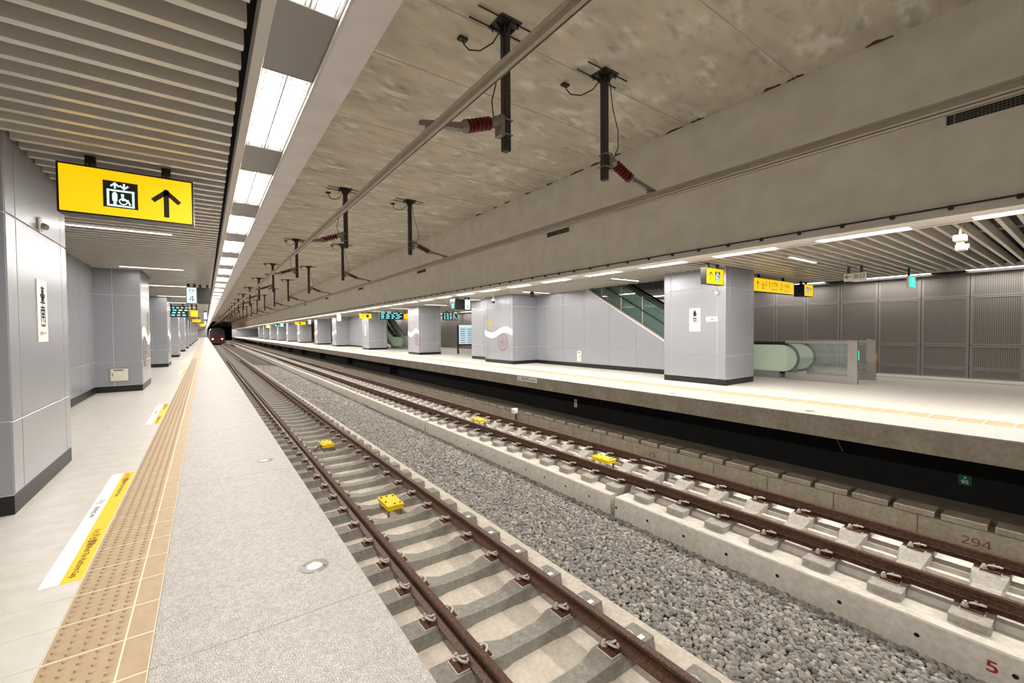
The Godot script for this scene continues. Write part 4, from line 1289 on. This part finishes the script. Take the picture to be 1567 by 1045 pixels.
# ------------------------------------------------------------------ overhead conductor rails
func build_catenary() -> void:
	var prof := PackedVector2Array([Vector2(-0.048, 0.11), Vector2(0.048, 0.11), Vector2(0.048, 0.1), Vector2(0.016, 0.088), Vector2(0.02, 0.03), Vector2(0.03, 0.018), Vector2(0.008, 0.0), Vector2(-0.008, 0.0), Vector2(-0.03, 0.018), Vector2(-0.02, 0.03), Vector2(-0.016, 0.088), Vector2(-0.048, 0.1)])
	for e in [[2.31, "over the near track"], [6.685, "over the far track"]]:
		var t := thing("conductor_rail", "long pale overhead conductor rail %s" % e[1], "conductor rail", Vector3(e[0], 3.81, 0))
		var b := MB.new()
		b.prism(prof, func(p: Vector2, d: float) -> Vector3: return V(p.x, p.y, d), S0 + 0.02, S1 + 5.0)
		part(t, "beam", b.mesh(), M.conductor)
		part(t, "contact_wire", box_mesh(V(-0.006, -0.011, S0 + 0.02), V(0.006, 0.002, S1 + 5.0), 0.003), M.copper)
	for side in [-1, 1]:
		var x: float = 3.45 if side < 0 else 5.45
		var reach: float = 1.14 if side < 0 else 1.235
		var proto: Node3D = null
		for k in 18:
			var s := 4.9 + 8.28 * k
			var label := "black ceiling post with red ribbed insulator serving the %s track, %s along the row" % ["near" if side < 0 else "far", ORD[k]]
			if proto:
				copy_of(proto, "catenary_post", V(x, 5.65, s), label)
				continue
			var t := thing("catenary_post", label, "catenary support", V(x, 5.65, s), "posts serving the %s track" % ("near" if side < 0 else "far"))
			proto = t
			part(t, "tube", box_mesh(Vector3(-0.056, -1.74, -0.056), Vector3(0.056, -0.012, 0.056), 0.016), M.post)
			part(t, "top_plate", box_mesh(Vector3(-0.17, -0.022, -0.17), Vector3(0.17, 0.0, 0.17), 0.004), M.post)
			var gs := MB.new()
			for d in [Vector3(1, 0, 0), Vector3(-1, 0, 0), Vector3(0, 0, 1), Vector3(0, 0, -1)]:
				var dd: Vector3 = d
				var w := Vector3(dd.z, 0, dd.x) * 0.005
				var q := [dd * 0.05 + Vector3(0, -0.022, 0), dd * 0.16 + Vector3(0, -0.022, 0), dd * 0.05 + Vector3(0, -0.17, 0)]
				gs.tri(q[0] + w, q[1] + w, q[2] + w)
				gs.tri(q[0] - w, q[2] - w, q[1] - w)
				gs.quad(q[1] + w, q[1] - w, q[2] - w, q[2] + w)
			part(t, "gussets", gs.mesh(), M.post)
			for z in [-0.12, 0.12]:
				var rb := MB.new()
				rb.tube([Vector3(-0.5, -0.03, z), Vector3(0.42, -0.03, z)], 0.011, 6)
				part(t, "anchor_rod", rb.mesh(), M.pipe)
				for xx in [-0.13, 0.13]:
					var nb := MB.new()
					nb.lathe([[0.02, -0.022], [0.02, -0.05], [0.01, -0.052], [0.01, -0.085], [0.0, -0.086]], Vector3(xx, 0, z), Vector3.UP, 6)
					part(t, "anchor_bolt", nb.mesh(), M.pipe)
			var loop := MB.new()
			loop.tube([Vector3(-0.06, -0.1, -0.06), Vector3(-0.1, -0.2, -0.16), Vector3(-0.2, -0.25, -0.34), Vector3(-0.3, -0.2, -0.48), Vector3(-0.34, -0.1, -0.55), Vector3(-0.35, -0.02, -0.57)], 0.01, 6)
			part(t, "bond_cable", loop.mesh(), M.cable)
			part(t, "cable_lug", box_mesh(Vector3(-0.42, -0.04, -0.62), Vector3(-0.28, 0.0, -0.52), 0.01), M.pipe)
			var drop := MB.new()
			drop.tube([Vector3(0.06 * side, -0.1, 0.06), Vector3(0.1 * side, -0.55, 0.09), Vector3(0.22 * side, -0.9, 0.1), Vector3(0.27 * side, -1.15, 0.06), Vector3(0.2 * side, -1.36, 0.0)], 0.008, 6)
			part(t, "earth_cable", drop.mesh(), M.cable)
			# clamp, insulator and arm
			var cl := MB.new()
			for y in [-1.32, -1.52]:
				cl.tube([Vector3(0.1 * side, y, -0.07), Vector3(-0.066 * side, y, -0.07), Vector3(-0.072 * side, y, 0.0), Vector3(-0.066 * side, y, 0.07), Vector3(0.1 * side, y, 0.07)], 0.009, 6)
			part(t, "clamp_straps", cl.mesh(), M.zinc)
			part(t, "clamp_bracket", box_mesh(Vector3(minf(0.058 * side, 0.14 * side), -1.56, -0.07), Vector3(maxf(0.058 * side, 0.14 * side), -1.28, 0.07), 0.006), M.zinc)
			var p0 := Vector3(0.14 * side, -1.37, 0)
			var ax := Vector3(0.93 * side, -0.36, 0).normalized()
			var hd := MB.new()
			hd.lathe([[0.0, 0.0], [0.075, 0.0], [0.085, 0.02], [0.07, 0.08], [0.06, 0.13], [0.0, 0.13]], p0, ax, 12)
			part(t, "insulator_head", hd.mesh(), M.zinc)
			var pr := [[0.0, 0.12], [0.05, 0.12]]
			for i in 6:
				var h := 0.13 + 0.066 * i
				pr.append_array([[0.042, h], [0.088, h + 0.022], [0.088, h + 0.032], [0.042, h + 0.052]])
			pr.append_array([[0.05, 0.54], [0.0, 0.54]])
			var ins := MB.new()
			ins.lathe(pr, p0, ax, 16)
			part(t, "insulator", ins.mesh(), M.insulator)
			var fl := MB.new()
			fl.lathe([[0.0, 0.53], [0.09, 0.535], [0.085, 0.56], [0.045, 0.62], [0.045, 0.66], [0.0, 0.66]], p0, ax, 10)
			part(t, "arm_flange", fl.mesh(), M.zinc)
			var end := Vector3(reach * side, -1.66, 0)
			var q0 := p0 + ax * 0.6
			var dirv := (end - q0).normalized()
			var arm := MB.new()
			var ring0 := []
			for e in [[q0, 0.05, 0.045], [q0 + dirv * 0.3, 0.04, 0.03], [end + dirv * 0.14, 0.035, 0.02]]:
				var upv := Vector3.UP
				var rr := []
				for c in [[-1, -1], [-1, 1], [1, 1], [1, -1]]:
					rr.append(e[0] + Vector3(0, 0, c[0] * e[1]) + upv * c[1] * e[2])
				ring0.append(rr)
			arm.loft(ring0)
			part(t, "arm", arm.mesh(), M.zinc)
			part(t, "rail_clamp", box_mesh(end + Vector3(-0.055, -0.07, -0.05), end + Vector3(0.055, -0.02, 0.05), 0.008), M.zinc)

# ------------------------------------------------------------------ signs
func arrow_up(b: MB, c: Vector2, h: float, w: float, f: Callable) -> void:
	stroke(b, c + Vector2(0, -h * 0.5), c + Vector2(0, h * 0.42), w, f)
	for sx in [-1, 1]:
		stroke(b, c + Vector2(0, h * 0.42), c + Vector2(sx * h * 0.36, h * 0.08), w, f)

func lift_pictogram(t: Node3D, c: Vector2, sz: float, f: Callable, f2: Callable) -> void:
	# white lift cabin with two passengers on a black square
	var k := MB.new()
	rect(k, c - Vector2(sz, sz) * 0.5, c + Vector2(sz, sz) * 0.5, f)
	part(t, "pictogram_ground", k.mesh(), M.sign_ink)
	var b := MB.new()
	var u := sz / 10.0
	for e in [[-3.6, -4.2, 3.6, -4.2], [-3.6, 1.5, 3.6, 1.5], [-3.6, -4.2, -3.6, 1.5], [3.6, -4.2, 3.6, 1.5]]:
		stroke(b, c + Vector2(e[0], e[1]) * u, c + Vector2(e[2], e[3]) * u, 0.7 * u, f2)
	for e in [[-1.6, 1.0], [1.0, -1.0]]:
		var o := c + Vector2(e[0], 3.3) * u
		var d: float = e[1]
		stroke(b, o + Vector2(0, -0.8 * d) * u, o + Vector2(0, 0.8 * d) * u, 0.6 * u, f2)
		for sx in [-1, 1]:
			stroke(b, o + Vector2(0, 0.9 * d) * u, o + Vector2(sx, -0.1 * d) * u, 0.6 * u, f2)
	disc(b, c + Vector2(-1.7, 0.4) * u, 0.55 * u, 0.55 * u, f2)
	stroke(b, c + Vector2(-1.7, -0.5) * u, c + Vector2(-1.7, -1.7) * u, 1.5 * u, f2)
	stroke(b, c + Vector2(-1.7, -1.7) * u, c + Vector2(-1.7, -3.4) * u, 0.9 * u, f2)
	disc(b, c + Vector2(0.5, 0.0) * u, 0.5 * u, 0.5 * u, f2)
	stroke(b, c + Vector2(0.5, -0.6) * u, c + Vector2(0.6, -1.8) * u, 0.7 * u, f2)
	stroke(b, c + Vector2(0.6, -1.8) * u, c + Vector2(2.0, -1.9) * u, 0.55 * u, f2)
	stroke(b, c + Vector2(2.0, -1.9) * u, c + Vector2(2.6, -3.3) * u, 0.55 * u, f2)
	ring(b, c + Vector2(0.7, -2.4) * u, 1.3 * u, 1.3 * u, 0.4 * u, f2)
	part(t, "pictogram", b.mesh(), M.sign_white)

func sign_box(called: String, label: String, x0: float, x1: float, y0: float, y1: float, s: float, depth: float, face: Material, hangers := true) -> Node3D:
	var t := thing(called, label, "sign", V(x0, y0, s))
	var w := x1 - x0
	var h := y1 - y0
	part(t, "case", box_mesh(Vector3(0, 0, -depth), Vector3(w, h, -0.004), 0.004), M.sign_black)
	part(t, "face", box_mesh(Vector3(0.014, 0.014, -0.004), Vector3(w - 0.014, h - 0.014, 0.0)), face)
	var fr := MB.new()
	for e in [[0, 0, w, 0.014], [0, h - 0.014, w, h], [0, 0.014, 0.014, h - 0.014], [w - 0.014, 0.014, w, h - 0.014]]:
		fr.box(Vector3(e[0], e[1], -0.006), Vector3(e[2], e[3], 0.004))
	part(t, "rim", fr.mesh(), M.sign_black)
	if hangers:
		for u in [0.22, 0.78]:
			var hg := part(t, "hanger", box_mesh(Vector3(w * u - 0.035, h, -depth * 0.5 - 0.03), Vector3(w * u + 0.035, 2.99 - y0, -depth * 0.5 + 0.03), 0.004), M.sign_black)
			for dx in [-0.018, 0.018]:
				var bt := MB.new()
				bt.lathe([[0.008, 0.0], [0.006, 0.006], [0.0, 0.006]], Vector3(w * u + dx, h + 0.02, -depth * 0.5 + 0.03), Vector3(0, 0, 1), 6)
				part(hg, "bolt", bt.mesh(), M.zinc)
	return t

func sign_glow(t: Node3D, w: float, h: float, c: Color, energy: float) -> void:
	var a := AreaLight3D.new()
	a.name = "sign_light"
	a.area_size = Vector2(w - 0.04, h - 0.04)
	a.light_color = c
	a.light_energy = energy
	a.shadow_enabled = true
	a.area_range = 12.0
	t.add_child(a, true)
	a.position = Vector3(w * 0.5, h * 0.5, 0.008)
	a.rotation.y = PI

func build_signs() -> void:
	var F := func(p: Vector2) -> Vector3: return Vector3(p.x, p.y, 0.0012)
	var F2 := func(p: Vector2) -> Vector3: return Vector3(p.x, p.y, 0.0024)
	# lift sign over the near platform
	var a := sign_box("lift_sign", "large yellow lift sign with black arrow hanging over the near platform", -0.995, -0.064, 2.465, 2.89, 5.2, 0.13, M.sign_yellow)
	lift_pictogram(a, Vector2(0.405, 0.205), 0.235, F, F2)
	var b := MB.new()
	arrow_up(b, Vector2(0.725, 0.19), 0.235, 0.040, F)
	part(a, "arrow", b.mesh(), M.sign_ink)
	# signs over the far platform
	var c := sign_box("lift_sign", "small yellow lift sign hanging beside the name-plate column on the far platform", 9.47, 10.26, 2.486, 2.88, 5.42, 0.14, M.sign_yellow)
	b = MB.new()
	arrow_up(b, Vector2(0.2, 0.2), 0.22, 0.022, F)
	part(c, "arrow", b.mesh(), M.sign_ink)
	lift_pictogram(c, Vector2(0.5, 0.2), 0.22, F, F2)
	c = sign_box("exit_sign", "long yellow exit sign listing exits 1 and 2 over the far platform", 12.24, 15.05, 2.486, 2.88, 5.72, 0.13, M.sign_yellow)
	b = MB.new()
	arrow_up(b, Vector2(0.42, 0.2), 0.22, 0.024, F)
	glyphs(b, "出", Vector2(0.64, 0.29), 0.2, 0.016, F)
	glyphs(b, "口", Vector2(0.86, 0.31), 0.13, 0.013, F)
	glyphs(b, "北門路", Vector2(1.24, 0.32), 0.13, 0.009, F)
	glyphs(b, "大學路", Vector2(2.06, 0.31), 0.13, 0.009, F)
	disc(b, Vector2(1.74, 0.2), 0.014, 0.014, F)
	part(c, "characters", b.mesh(), M.sign_ink)
	latin(c, "1", 0.2, M.sign_ink, Vector3(1.14, 0.2, 0.001), Vector3(1, 0, 0), Vector3.UP)
	latin(c, "2", 0.2, M.sign_ink, Vector3(1.92, 0.2, 0.001), Vector3(1, 0, 0), Vector3.UP)
	latin(c, "Beimen Rd.", 0.055, M.sign_ink, Vector3(1.46, 0.1, 0.001), Vector3(1, 0, 0), Vector3.UP)
	latin(c, "Daxue Rd.", 0.055, M.sign_ink, Vector3(2.27, 0.1, 0.001), Vector3(1, 0, 0), Vector3.UP)
	c = sign_box("lift_sign", "small yellow lift sign at the end of the long exit sign", 15.78, 16.5, 2.486, 2.88, 5.7, 0.3, M.sign_yellow)
	b = MB.new()
	arrow_up(b, Vector2(0.51, 0.2), 0.22, 0.022, F)
	part(c, "arrow", b.mesh(), M.sign_ink)
	lift_pictogram(c, Vector2(0.26, 0.2), 0.2, F, F2)
	# platform number boxes
	c = sign_box("platform_sign", "white illuminated platform 4 sign hanging over the near platform", -0.455, -0.18, 2.37, 2.885, 16.9, 0.12, M.sign_white)
	b = MB.new()
	glyphs(b, "月台", Vector2(0.07, 0.44), 0.06, 0.008, F, false, 1.3)
	part(c, "characters", b.mesh(), M.ink)
	latin(c, "4", 0.17, M.ink, Vector3(0.14, 0.15, 0.001), Vector3(1, 0, 0), Vector3.UP)
	latin(c, "Platform", 0.025, M.ink, Vector3(0.14, 0.325, 0.001), Vector3(1, 0, 0), Vector3.UP)
	sign_box("screen_box", "dark screen box hanging beside the platform 4 sign", -0.17, 0.17, 2.37, 2.885, 16.95, 0.25, M.sign_black)
	c = sign_box("platform_sign", "white illuminated platform sign beside a dark screen over the far platform", 9.72, 10.02, 2.42, 2.9, 17.2, 0.12, M.sign_white)
	latin(c, "4", 0.16, M.ink, Vector3(0.15, 0.14, 0.001), Vector3(1, 0, 0), Vector3.UP)
	b = MB.new()
	glyphs(b, "月台", Vector2(0.08, 0.42), 0.06, 0.008, F, false, 1.3)
	part(c, "characters", b.mesh(), M.ink)
	var sb := thing("screen_box", "dark screen box with a small green sign over the far platform", "sign", V(9.22, 2.42, 17.2))
	part(sb, "case", box_mesh(Vector3(0, 0, -0.5), Vector3(0.49, 0.48, 0), 0.006), M.sign_black)
	part(sb, "hanger", box_mesh(Vector3(0.2, 0.48, -0.28), Vector3(0.27, 0.57, -0.22)), M.sign_black)
	part(sb, "green_face", box_mesh(Vector3(-0.005, 0.06, -0.3), Vector3(0.0, 0.26, -0.1)), M.exit_green)
	for e in [[36.6, -0.05, 0.16, "second"], [62.0, -0.05, 0.16, "third"]]:
		sign_box("platform_sign", "%s white illuminated platform sign down the near platform" % e[3], e[1], e[2], 2.4, 2.88, e[0], 0.1, M.sign_white)
	# departure boards
	led_board("departure_board", "teal departure board with bright text over the near platform", -1.66, -0.68, 2.28, 2.88, 28.6, true)
	sign_box("exit_sign", "yellow exit sign beside the departure board over the near platform", -0.62, -0.27, 2.31, 2.68, 28.7, 0.12, M.sign_yellow)
	sign_box("exit_sign", "small yellow exit sign further down the near platform", -1.0, -0.28, 2.5, 2.82, 52.0, 0.12, M.sign_yellow)
	sign_box("exit_sign", "tiny distant yellow sign at the end of the near platform", -0.6, 0.1, 2.4, 2.8, 75.0, 0.12, M.sign_yellow)
	led_board("departure_board", "teal departure board with bright text over the far stairs", 10.25, 12.0, 2.33, 2.88, 30.5, false)
	sign_box("exit_sign", "yellow exit sign beside the departure board over the far stairs", 12.05, 12.5, 2.38, 2.78, 30.55, 0.12, M.sign_yellow)
	led_board("departure_board", "teal departure board seen past the second far column", 14.55, 15.75, 2.28, 2.85, 29.0, true)
	var yl := [[9.66, 10.58, 33.4], [9.6, 10.9, 62.0], [9.6, 10.5, 95.0]]
	for k in 3:
		c = sign_box("lift_sign", "yellow sign hanging over the far platform, %s of the distant ones" % ORD[k], yl[k][0], yl[k][1], 2.46, 2.86, yl[k][2], 0.12, M.sign_yellow)
		b = MB.new()
		arrow_up(b, Vector2(0.25, 0.2), 0.22, 0.022, F)
		rect(b, Vector2(0.5, 0.1), Vector2(0.7, 0.3), F)
		part(c, "arrow", b.mesh(), M.sign_ink)
	var wl := [[8.9, 9.25, 37.2], [9.4, 9.7, 52.0], [9.3, 9.7, 73.0], [9.3, 9.7, 90.0]]
	for k in 4:
		sign_box("platform_sign", "white illuminated sign hanging over the far platform, %s of the distant ones" % ORD[k], wl[k][0], wl[k][1], 2.36, 2.87, wl[k][2], 0.12, M.sign_white)
	led_board("departure_board", "small distant departure board over the far platform", 9.6, 11.2, 2.4, 2.86, 82.0, false)
	# running-man exit sign and the pale direction sign
	var x := thing("emergency_exit_sign", "small turquoise emergency exit sign hanging by the dark wall", "sign", V(14.86, 2.5, 2.97))
	part(x, "case", box_mesh(Vector3(0, 0, -0.06), Vector3(0.6, 0.28, -0.012), 0.004), M.plate_white)
	part(x, "face", box_mesh(Vector3(0.01, 0.01, -0.012), Vector3(0.59, 0.27, 0)), M.exit_green)
	part(x, "hanger", box_mesh(Vector3(0.05, 0.28, -0.05), Vector3(0.1, 0.49, -0.01)), M.black)
	b = MB.new()
	disc(b, Vector2(0.3, 0.22), 0.02, 0.02, F)
	for e in [[0.3, 0.19, 0.28, 0.12], [0.28, 0.12, 0.34, 0.05], [0.28, 0.12, 0.22, 0.05], [0.3, 0.17, 0.36, 0.14], [0.3, 0.17, 0.23, 0.15]]:
		stroke(b, Vector2(e[0], e[1]), Vector2(e[2], e[3]), 0.022, F)
	part(x, "running_figure", b.mesh(), M.sign_white)
	var d := thing("direction_sign", "pale unlit direction sign under the far slatted ceiling", "sign", V(13.3, 2.62, 3.72))
	part(d, "board", box_mesh(Vector3(0.0, 0.0, -0.2), Vector3(0.03, 0.2, 0.26), 0.004), M.cream)
	for z in [-0.1, 0.16]:
		part(d, "hanger", box_mesh(Vector3(0.005, 0.2, z - 0.03), Vector3(0.025, 0.37, z + 0.03)), M.grey_ink)
	b = MB.new()
	var G := func(p: Vector2) -> Vector3: return Vector3(-0.0015, p.y, p.x)
	stroke(b, Vector2(-0.17, 0.11), Vector2(-0.05, 0.11), 0.016, G)
	stroke(b, Vector2(-0.17, 0.11), Vector2(-0.12, 0.15), 0.016, G)
	stroke(b, Vector2(-0.17, 0.11), Vector2(-0.12, 0.07), 0.016, G)
	glyphs(b, "出口", Vector2(0.0, 0.17), 0.11, 0.012, G)
	part(d, "characters", b.mesh(), M.ink)
	# name plates on the far columns
	name_plate("white station name plate with black characters on the first far column", func(px: float, py: float, out: float) -> Vector3: return V(10.62 - out, 1.685 + py, 6.39 - px), Vector3(0, 0, 1), Vector3.UP, 0.31, 0.615)
	var n := thing("small_plate", "small white plate beside the name plate on the first far column", "sign", V(10.62, 1.69, 5.92))
	part(n, "plate", box_mesh(Vector3(-0.006, -0.06, -0.155), Vector3(0, 0.06, 0.155), 0.002), M.plate_white)
	part(n, "mark", box_mesh(Vector3(-0.007, -0.012, -0.03), Vector3(-0.006, 0.012, 0.05)), M.grey_ink)
	n = thing("small_plate", "narrow white plate on the fourth far column", "sign", V(10.62, 1.5, 35.2))
	part(n, "plate", box_mesh(Vector3(-0.006, -0.35, -0.12), Vector3(0, 0.5, 0.12), 0.002), M.plate_white)
	# timetable stand
	var tt := thing("timetable_stand", "lit timetable board on black posts by the second far column", "notice board", V(12.95, 0, 23.9))
	part(tt, "post", box_mesh(Vector3(0, 0, -0.05), Vector3(0.09, 1.82, 0.05), 0.006), M.black)
	part(tt, "post", box_mesh(Vector3(1.25, 0, -0.05), Vector3(1.34, 1.82, 0.05), 0.006), M.black)
	part(tt, "rail", box_mesh(Vector3(0.09, 0.52, -0.04), Vector3(1.25, 0.6, 0.04)), M.black)
	part(tt, "poster", box_mesh(Vector3(0.1, 0.62, -0.03), Vector3(1.24, 1.72, 0.02)), M.sign_white_dim)
	part(tt, "head_lamp", box_mesh(Vector3(0.09, 1.72, -0.04), Vector3(1.25, 1.82, 0.04), 0.01), M.sign_white)
	b = MB.new()
	for i in 7:
		for j in 2:
			rect(b, Vector2(0.22 + 0.5 * j, 0.7 + 0.14 * i), Vector2(0.55 + 0.5 * j, 0.74 + 0.14 * i), func(p: Vector2) -> Vector3: return Vector3(p.x, p.y, 0.022))
	part(tt, "print", b.mesh(), M.grey_ink)
	# plates below the far platform
	n = thing("edge_label", "grey label strip on the far platform edge beam", "sign", V(8.2, -0.17, 10.1))
	part(n, "plate", box_mesh(Vector3(-0.006, 0.0, -1.0), Vector3(0, 0.14, 0), 0.002), M.plate_white)
	b = MB.new()
	var E2 := func(p: Vector2) -> Vector3: return Vector3(-0.0075, p.y, p.x)
	ring(b, Vector2(-0.9, 0.07), 0.04, 0.04, 0.01, E2)
	for i in 9:
		stroke(b, Vector2(-0.78 + 0.045 * i, 0.045), Vector2(-0.77 + 0.045 * i, 0.10), 0.022, E2)
	stroke(b, Vector2(-0.34, 0.06), Vector2(-0.07, 0.06), 0.022, E2)
	part(n, "print", b.mesh(), M.grey_ink)
	n = thing("distance_plate", "small green number plate in the dark recess below the far platform", "sign", V(9.245, -0.875, 1.19))
	part(n, "plate", box_mesh(Vector3(-0.006, -0.075, -0.07), Vector3(0, 0.075, 0.07), 0.002), M.green_sign)
	latin(n, "A", 0.035, M.plate_white, Vector3(-0.007, 0.035, 0), Vector3(0, 0, 1), Vector3.UP, true)
	latin(n, "95", 0.055, M.plate_white, Vector3(-0.007, -0.025, 0), Vector3(0, 0, 1), Vector3.UP, true)
	n = thing("distance_plate", "narrow white plate in the dark recess below the far platform", "sign", V(9.245, -0.82, 9.5))
	part(n, "plate", box_mesh(Vector3(-0.006, -0.12, -0.06), Vector3(0, 0.12, 0.06), 0.002), M.plate_white)
	part(n, "mark", box_mesh(Vector3(-0.007, -0.07, -0.012), Vector3(-0.006, 0.06, 0.012)), M.red_paint)

func led_board(called: String, label: String, x0: float, x1: float, y0: float, y1: float, s: float, warm: bool) -> void:
	var t := thing(called, label, "display", V(x0, y0, s))
	var w := x1 - x0
	var h := y1 - y0
	part(t, "case", box_mesh(Vector3(0, 0, -0.15), Vector3(w, h, 0), 0.006), M.led_board)
	for u in [0.25, 0.75]:
		part(t, "hanger", box_mesh(Vector3(w * u - 0.03, h, -0.1), Vector3(w * u + 0.03, 2.99 - y0, -0.05)), M.sign_black)
	var r := RandomNumberGenerator.new()
	r.seed = int(s * 10)
	for row in 4:
		var y := h * (0.84 - 0.22 * row)
		var x := w * 0.05
		while x < w * 0.9:
			var l := r.randf_range(0.08, 0.2) * w
			var m: Material = M.led_text
			if row == 2 and x > w * 0.3 and x < w * 0.6:
				m = M.led_orange if warm else M.led_blue
			elif warm and row == 1 and x > w * 0.55:
				m = M.led_red
			part(t, "text_block", box_mesh(Vector3(x, y - h * 0.05, 0.001), Vector3(minf(x + l, w * 0.95), y + h * 0.05, 0.004)), m)
			x += l + 0.09 * w

# ------------------------------------------------------------------ small fittings
func build_fittings() -> void:
	# loudspeaker-like projector camera under the far ceiling
	var c := thing("ceiling_camera", "white boxy camera on a bracket under the far slatted ceiling", "camera", V(9.56, 2.98, 1.33))
	part(c, "stem", box_mesh(Vector3(-0.02, -0.16, -0.02), Vector3(0.02, 0.02, 0.02), 0.004), M.cream)
	part(c, "bracket", box_mesh(Vector3(-0.12, -0.27, -0.09), Vector3(0.1, -0.15, 0.09), 0.012), M.cream)
	part(c, "bracket_arm", box_mesh(Vector3(-0.03, -0.36, -0.05), Vector3(0.04, -0.26, 0.05), 0.01), M.cream)
	var body := MB.new()
	body.loft([[Vector3(0.0, -0.42, -0.07), Vector3(0.0, -0.33, -0.07), Vector3(0.0, -0.33, 0.07), Vector3(0.0, -0.42, 0.07)], [Vector3(0.2, -0.43, -0.08), Vector3(0.2, -0.30, -0.08), Vector3(0.2, -0.30, 0.08), Vector3(0.2, -0.43, 0.08)], [Vector3(0.3, -0.38, -0.085), Vector3(0.34, -0.29, -0.085), Vector3(0.34, -0.29, 0.085), Vector3(0.3, -0.38, 0.085)]])
	part(c, "body", body.mesh(), M.plate_white)
	c.scale = Vector3(0.8, 0.8, 0.8)
	part(c, "lens_window", box_mesh(Vector3(0.205, -0.435, -0.06), Vector3(0.3, -0.37, 0.086), 0.01), M.black)
	# dome cameras near the medallion column
	for e in [[9.98, 15.2, "hanging in front of the medallion column"], [10.45, 13.15, "dark one under the ceiling beside the stair wall"]]:
		var d := thing("dome_camera", "white dome camera %s" % e[2] if e[1] > 15.0 else "small dark dome camera under the ceiling beside the stair wall", "camera", V(e[0], 2.985, e[1]))
		var b := MB.new()
		b.lathe([[0.018, 0.0], [0.018, -0.16 if e[1] > 15.0 else -0.03]], Vector3.ZERO, Vector3.UP, 8)
		part(d, "stem", b.mesh(), M.cream if e[1] > 15.0 else M.black)
		var y := -0.16 if e[1] > 15.0 else -0.02
		b = MB.new()
		b.lathe([[0.0, y], [0.06, y - 0.01], [0.08, y - 0.05], [0.08, y - 0.13]], Vector3.ZERO, Vector3.UP, 14)
		part(d, "housing", b.mesh(), M.cream if e[1] > 15.0 else M.black)
		b = MB.new()
		b.lathe([[0.075, y - 0.13], [0.065, y - 0.18], [0.035, y - 0.21], [0.0, y - 0.22]], Vector3.ZERO, Vector3.UP, 14)
		part(d, "dome", b.mesh(), M.black)
	# bell below the far lift sign
	var k := thing("wall_speaker", "small cream round speaker on the first far column below the lift sign", "speaker", V(10.62, 2.36, 5.78))
	var kb := MB.new()
	kb.lathe([[0.0, 0.0], [0.055, 0.0], [0.055, 0.03], [0.035, 0.06], [0.0, 0.065]], Vector3.ZERO, Vector3(-1, 0, 0), 14)
	part(k, "housing", kb.mesh(), M.cream)
	# cupboard on the stair wall
	var w := thing("wall_cupboard", "cream hydrant cupboard low on the grey stair wall", "cupboard", V(11.9, 0.42, 12.02))
	part(w, "door", box_mesh(Vector3(-0.012, -0.2, -0.11), Vector3(0, 0.2, 0.11), 0.003), M.cream)
	part(w, "slot", box_mesh(Vector3(-0.014, 0.12, -0.07), Vector3(-0.012, 0.15, 0.07)), M.grey_ink)
	part(w, "latch", box_mesh(Vector3(-0.02, -0.04, 0.05), Vector3(-0.012, 0.05, 0.07)), M.grey_ink)
	# signal unit on the kerb beyond the far track
	var g := thing("trackside_unit", "small white trackside unit on a bent post beyond the far track", "track device", V(7.83, -1.62, 10.75))
	part(g, "post", box_mesh(Vector3(-0.02, 0.0, -0.02), Vector3(0.02, 0.48, 0.02), 0.004), M.zinc)
	part(g, "brace", box_mesh(Vector3(0.03, 0.0, -0.05), Vector3(0.06, 0.44, -0.02), 0.004), M.pipe)
	part(g, "head", box_mesh(Vector3(-0.09, 0.46, -0.08), Vector3(0.08, 0.62, 0.08), 0.025), M.plate_white)
	part(g, "hood", box_mesh(Vector3(0.08, 0.5, -0.06), Vector3(0.2, 0.56, 0.06), 0.015), M.pipe)
	# thin rod in the recess
	var r := thing("leaning_rod", "thin pale rod leaning in the dark recess below the far platform", "rod", V(8.95, -1.07, 2.62))
	var rb := MB.new()
	rb.tube([Vector3(0, 0.36, 0), Vector3(0.1, 0.62, -0.16)], 0.008, 6)
	part(r, "rod", rb.mesh(), M.zinc)

func build_train() -> void:
	var t := thing("train", "dark train with two red tail lamps far down the near track", "train", V(2.317, 0, 119.0))
	var prof := PackedVector2Array([Vector2(-1.4, -0.95), Vector2(-1.45, 0.4), Vector2(-1.38, 2.0), Vector2(-1.1, 2.5), Vector2(-0.4, 2.68), Vector2(0.4, 2.68), Vector2(1.1, 2.5), Vector2(1.38, 2.0), Vector2(1.45, 0.4), Vector2(1.4, -0.95)])
	var b := MB.new()
	b.prism(prof, func(p: Vector2, d: float) -> Vector3: return V(p.x, p.y, d), 0.0, 40.0)
	part(t, "body", b.mesh(), M.train)
	part(t, "window", box_mesh(Vector3(-1.1, 0.9, 0.0), Vector3(1.1, 1.9, 0.02), 0.01), M.black)
	for x in [-0.9, 0.9]:
		b = MB.new()
		b.lathe([[0.0, 0.03], [0.13, 0.03], [0.16, 0.0]], Vector3(x, 0.1, 0), Vector3(0, 0, 1), 14)
		part(t, "tail_lamp", b.mesh(), M.tail)
		var o := OmniLight3D.new()
		o.name = "tail_light"
		o.light_color = Color(1.0, 0.12, 0.1)
		o.light_energy = 1.2
		o.omni_range = 30.0
		o.shadow_enabled = true
		o.light_size = 0.1
		t.add_child(o, true)
		o.position = Vector3(x, 0.1, 0.3)
	for s in [2.5, 12.5, 22.5, 32.5]:
		part(t, "bogie", box_mesh(V(-1.0, -1.15, s), V(1.0, -0.9, s + 2.4), 0.05), M.black)

func _ready() -> void:
	rng.seed = 7
	setup_view()
	make_materials()
	build_left_platform()
	build_left_walls()
	build_ceilings()
	build_right_platform()
	build_trackbed()
	build_tracks()
	build_catenary()
	build_signs()
	build_fittings()
	build_train()
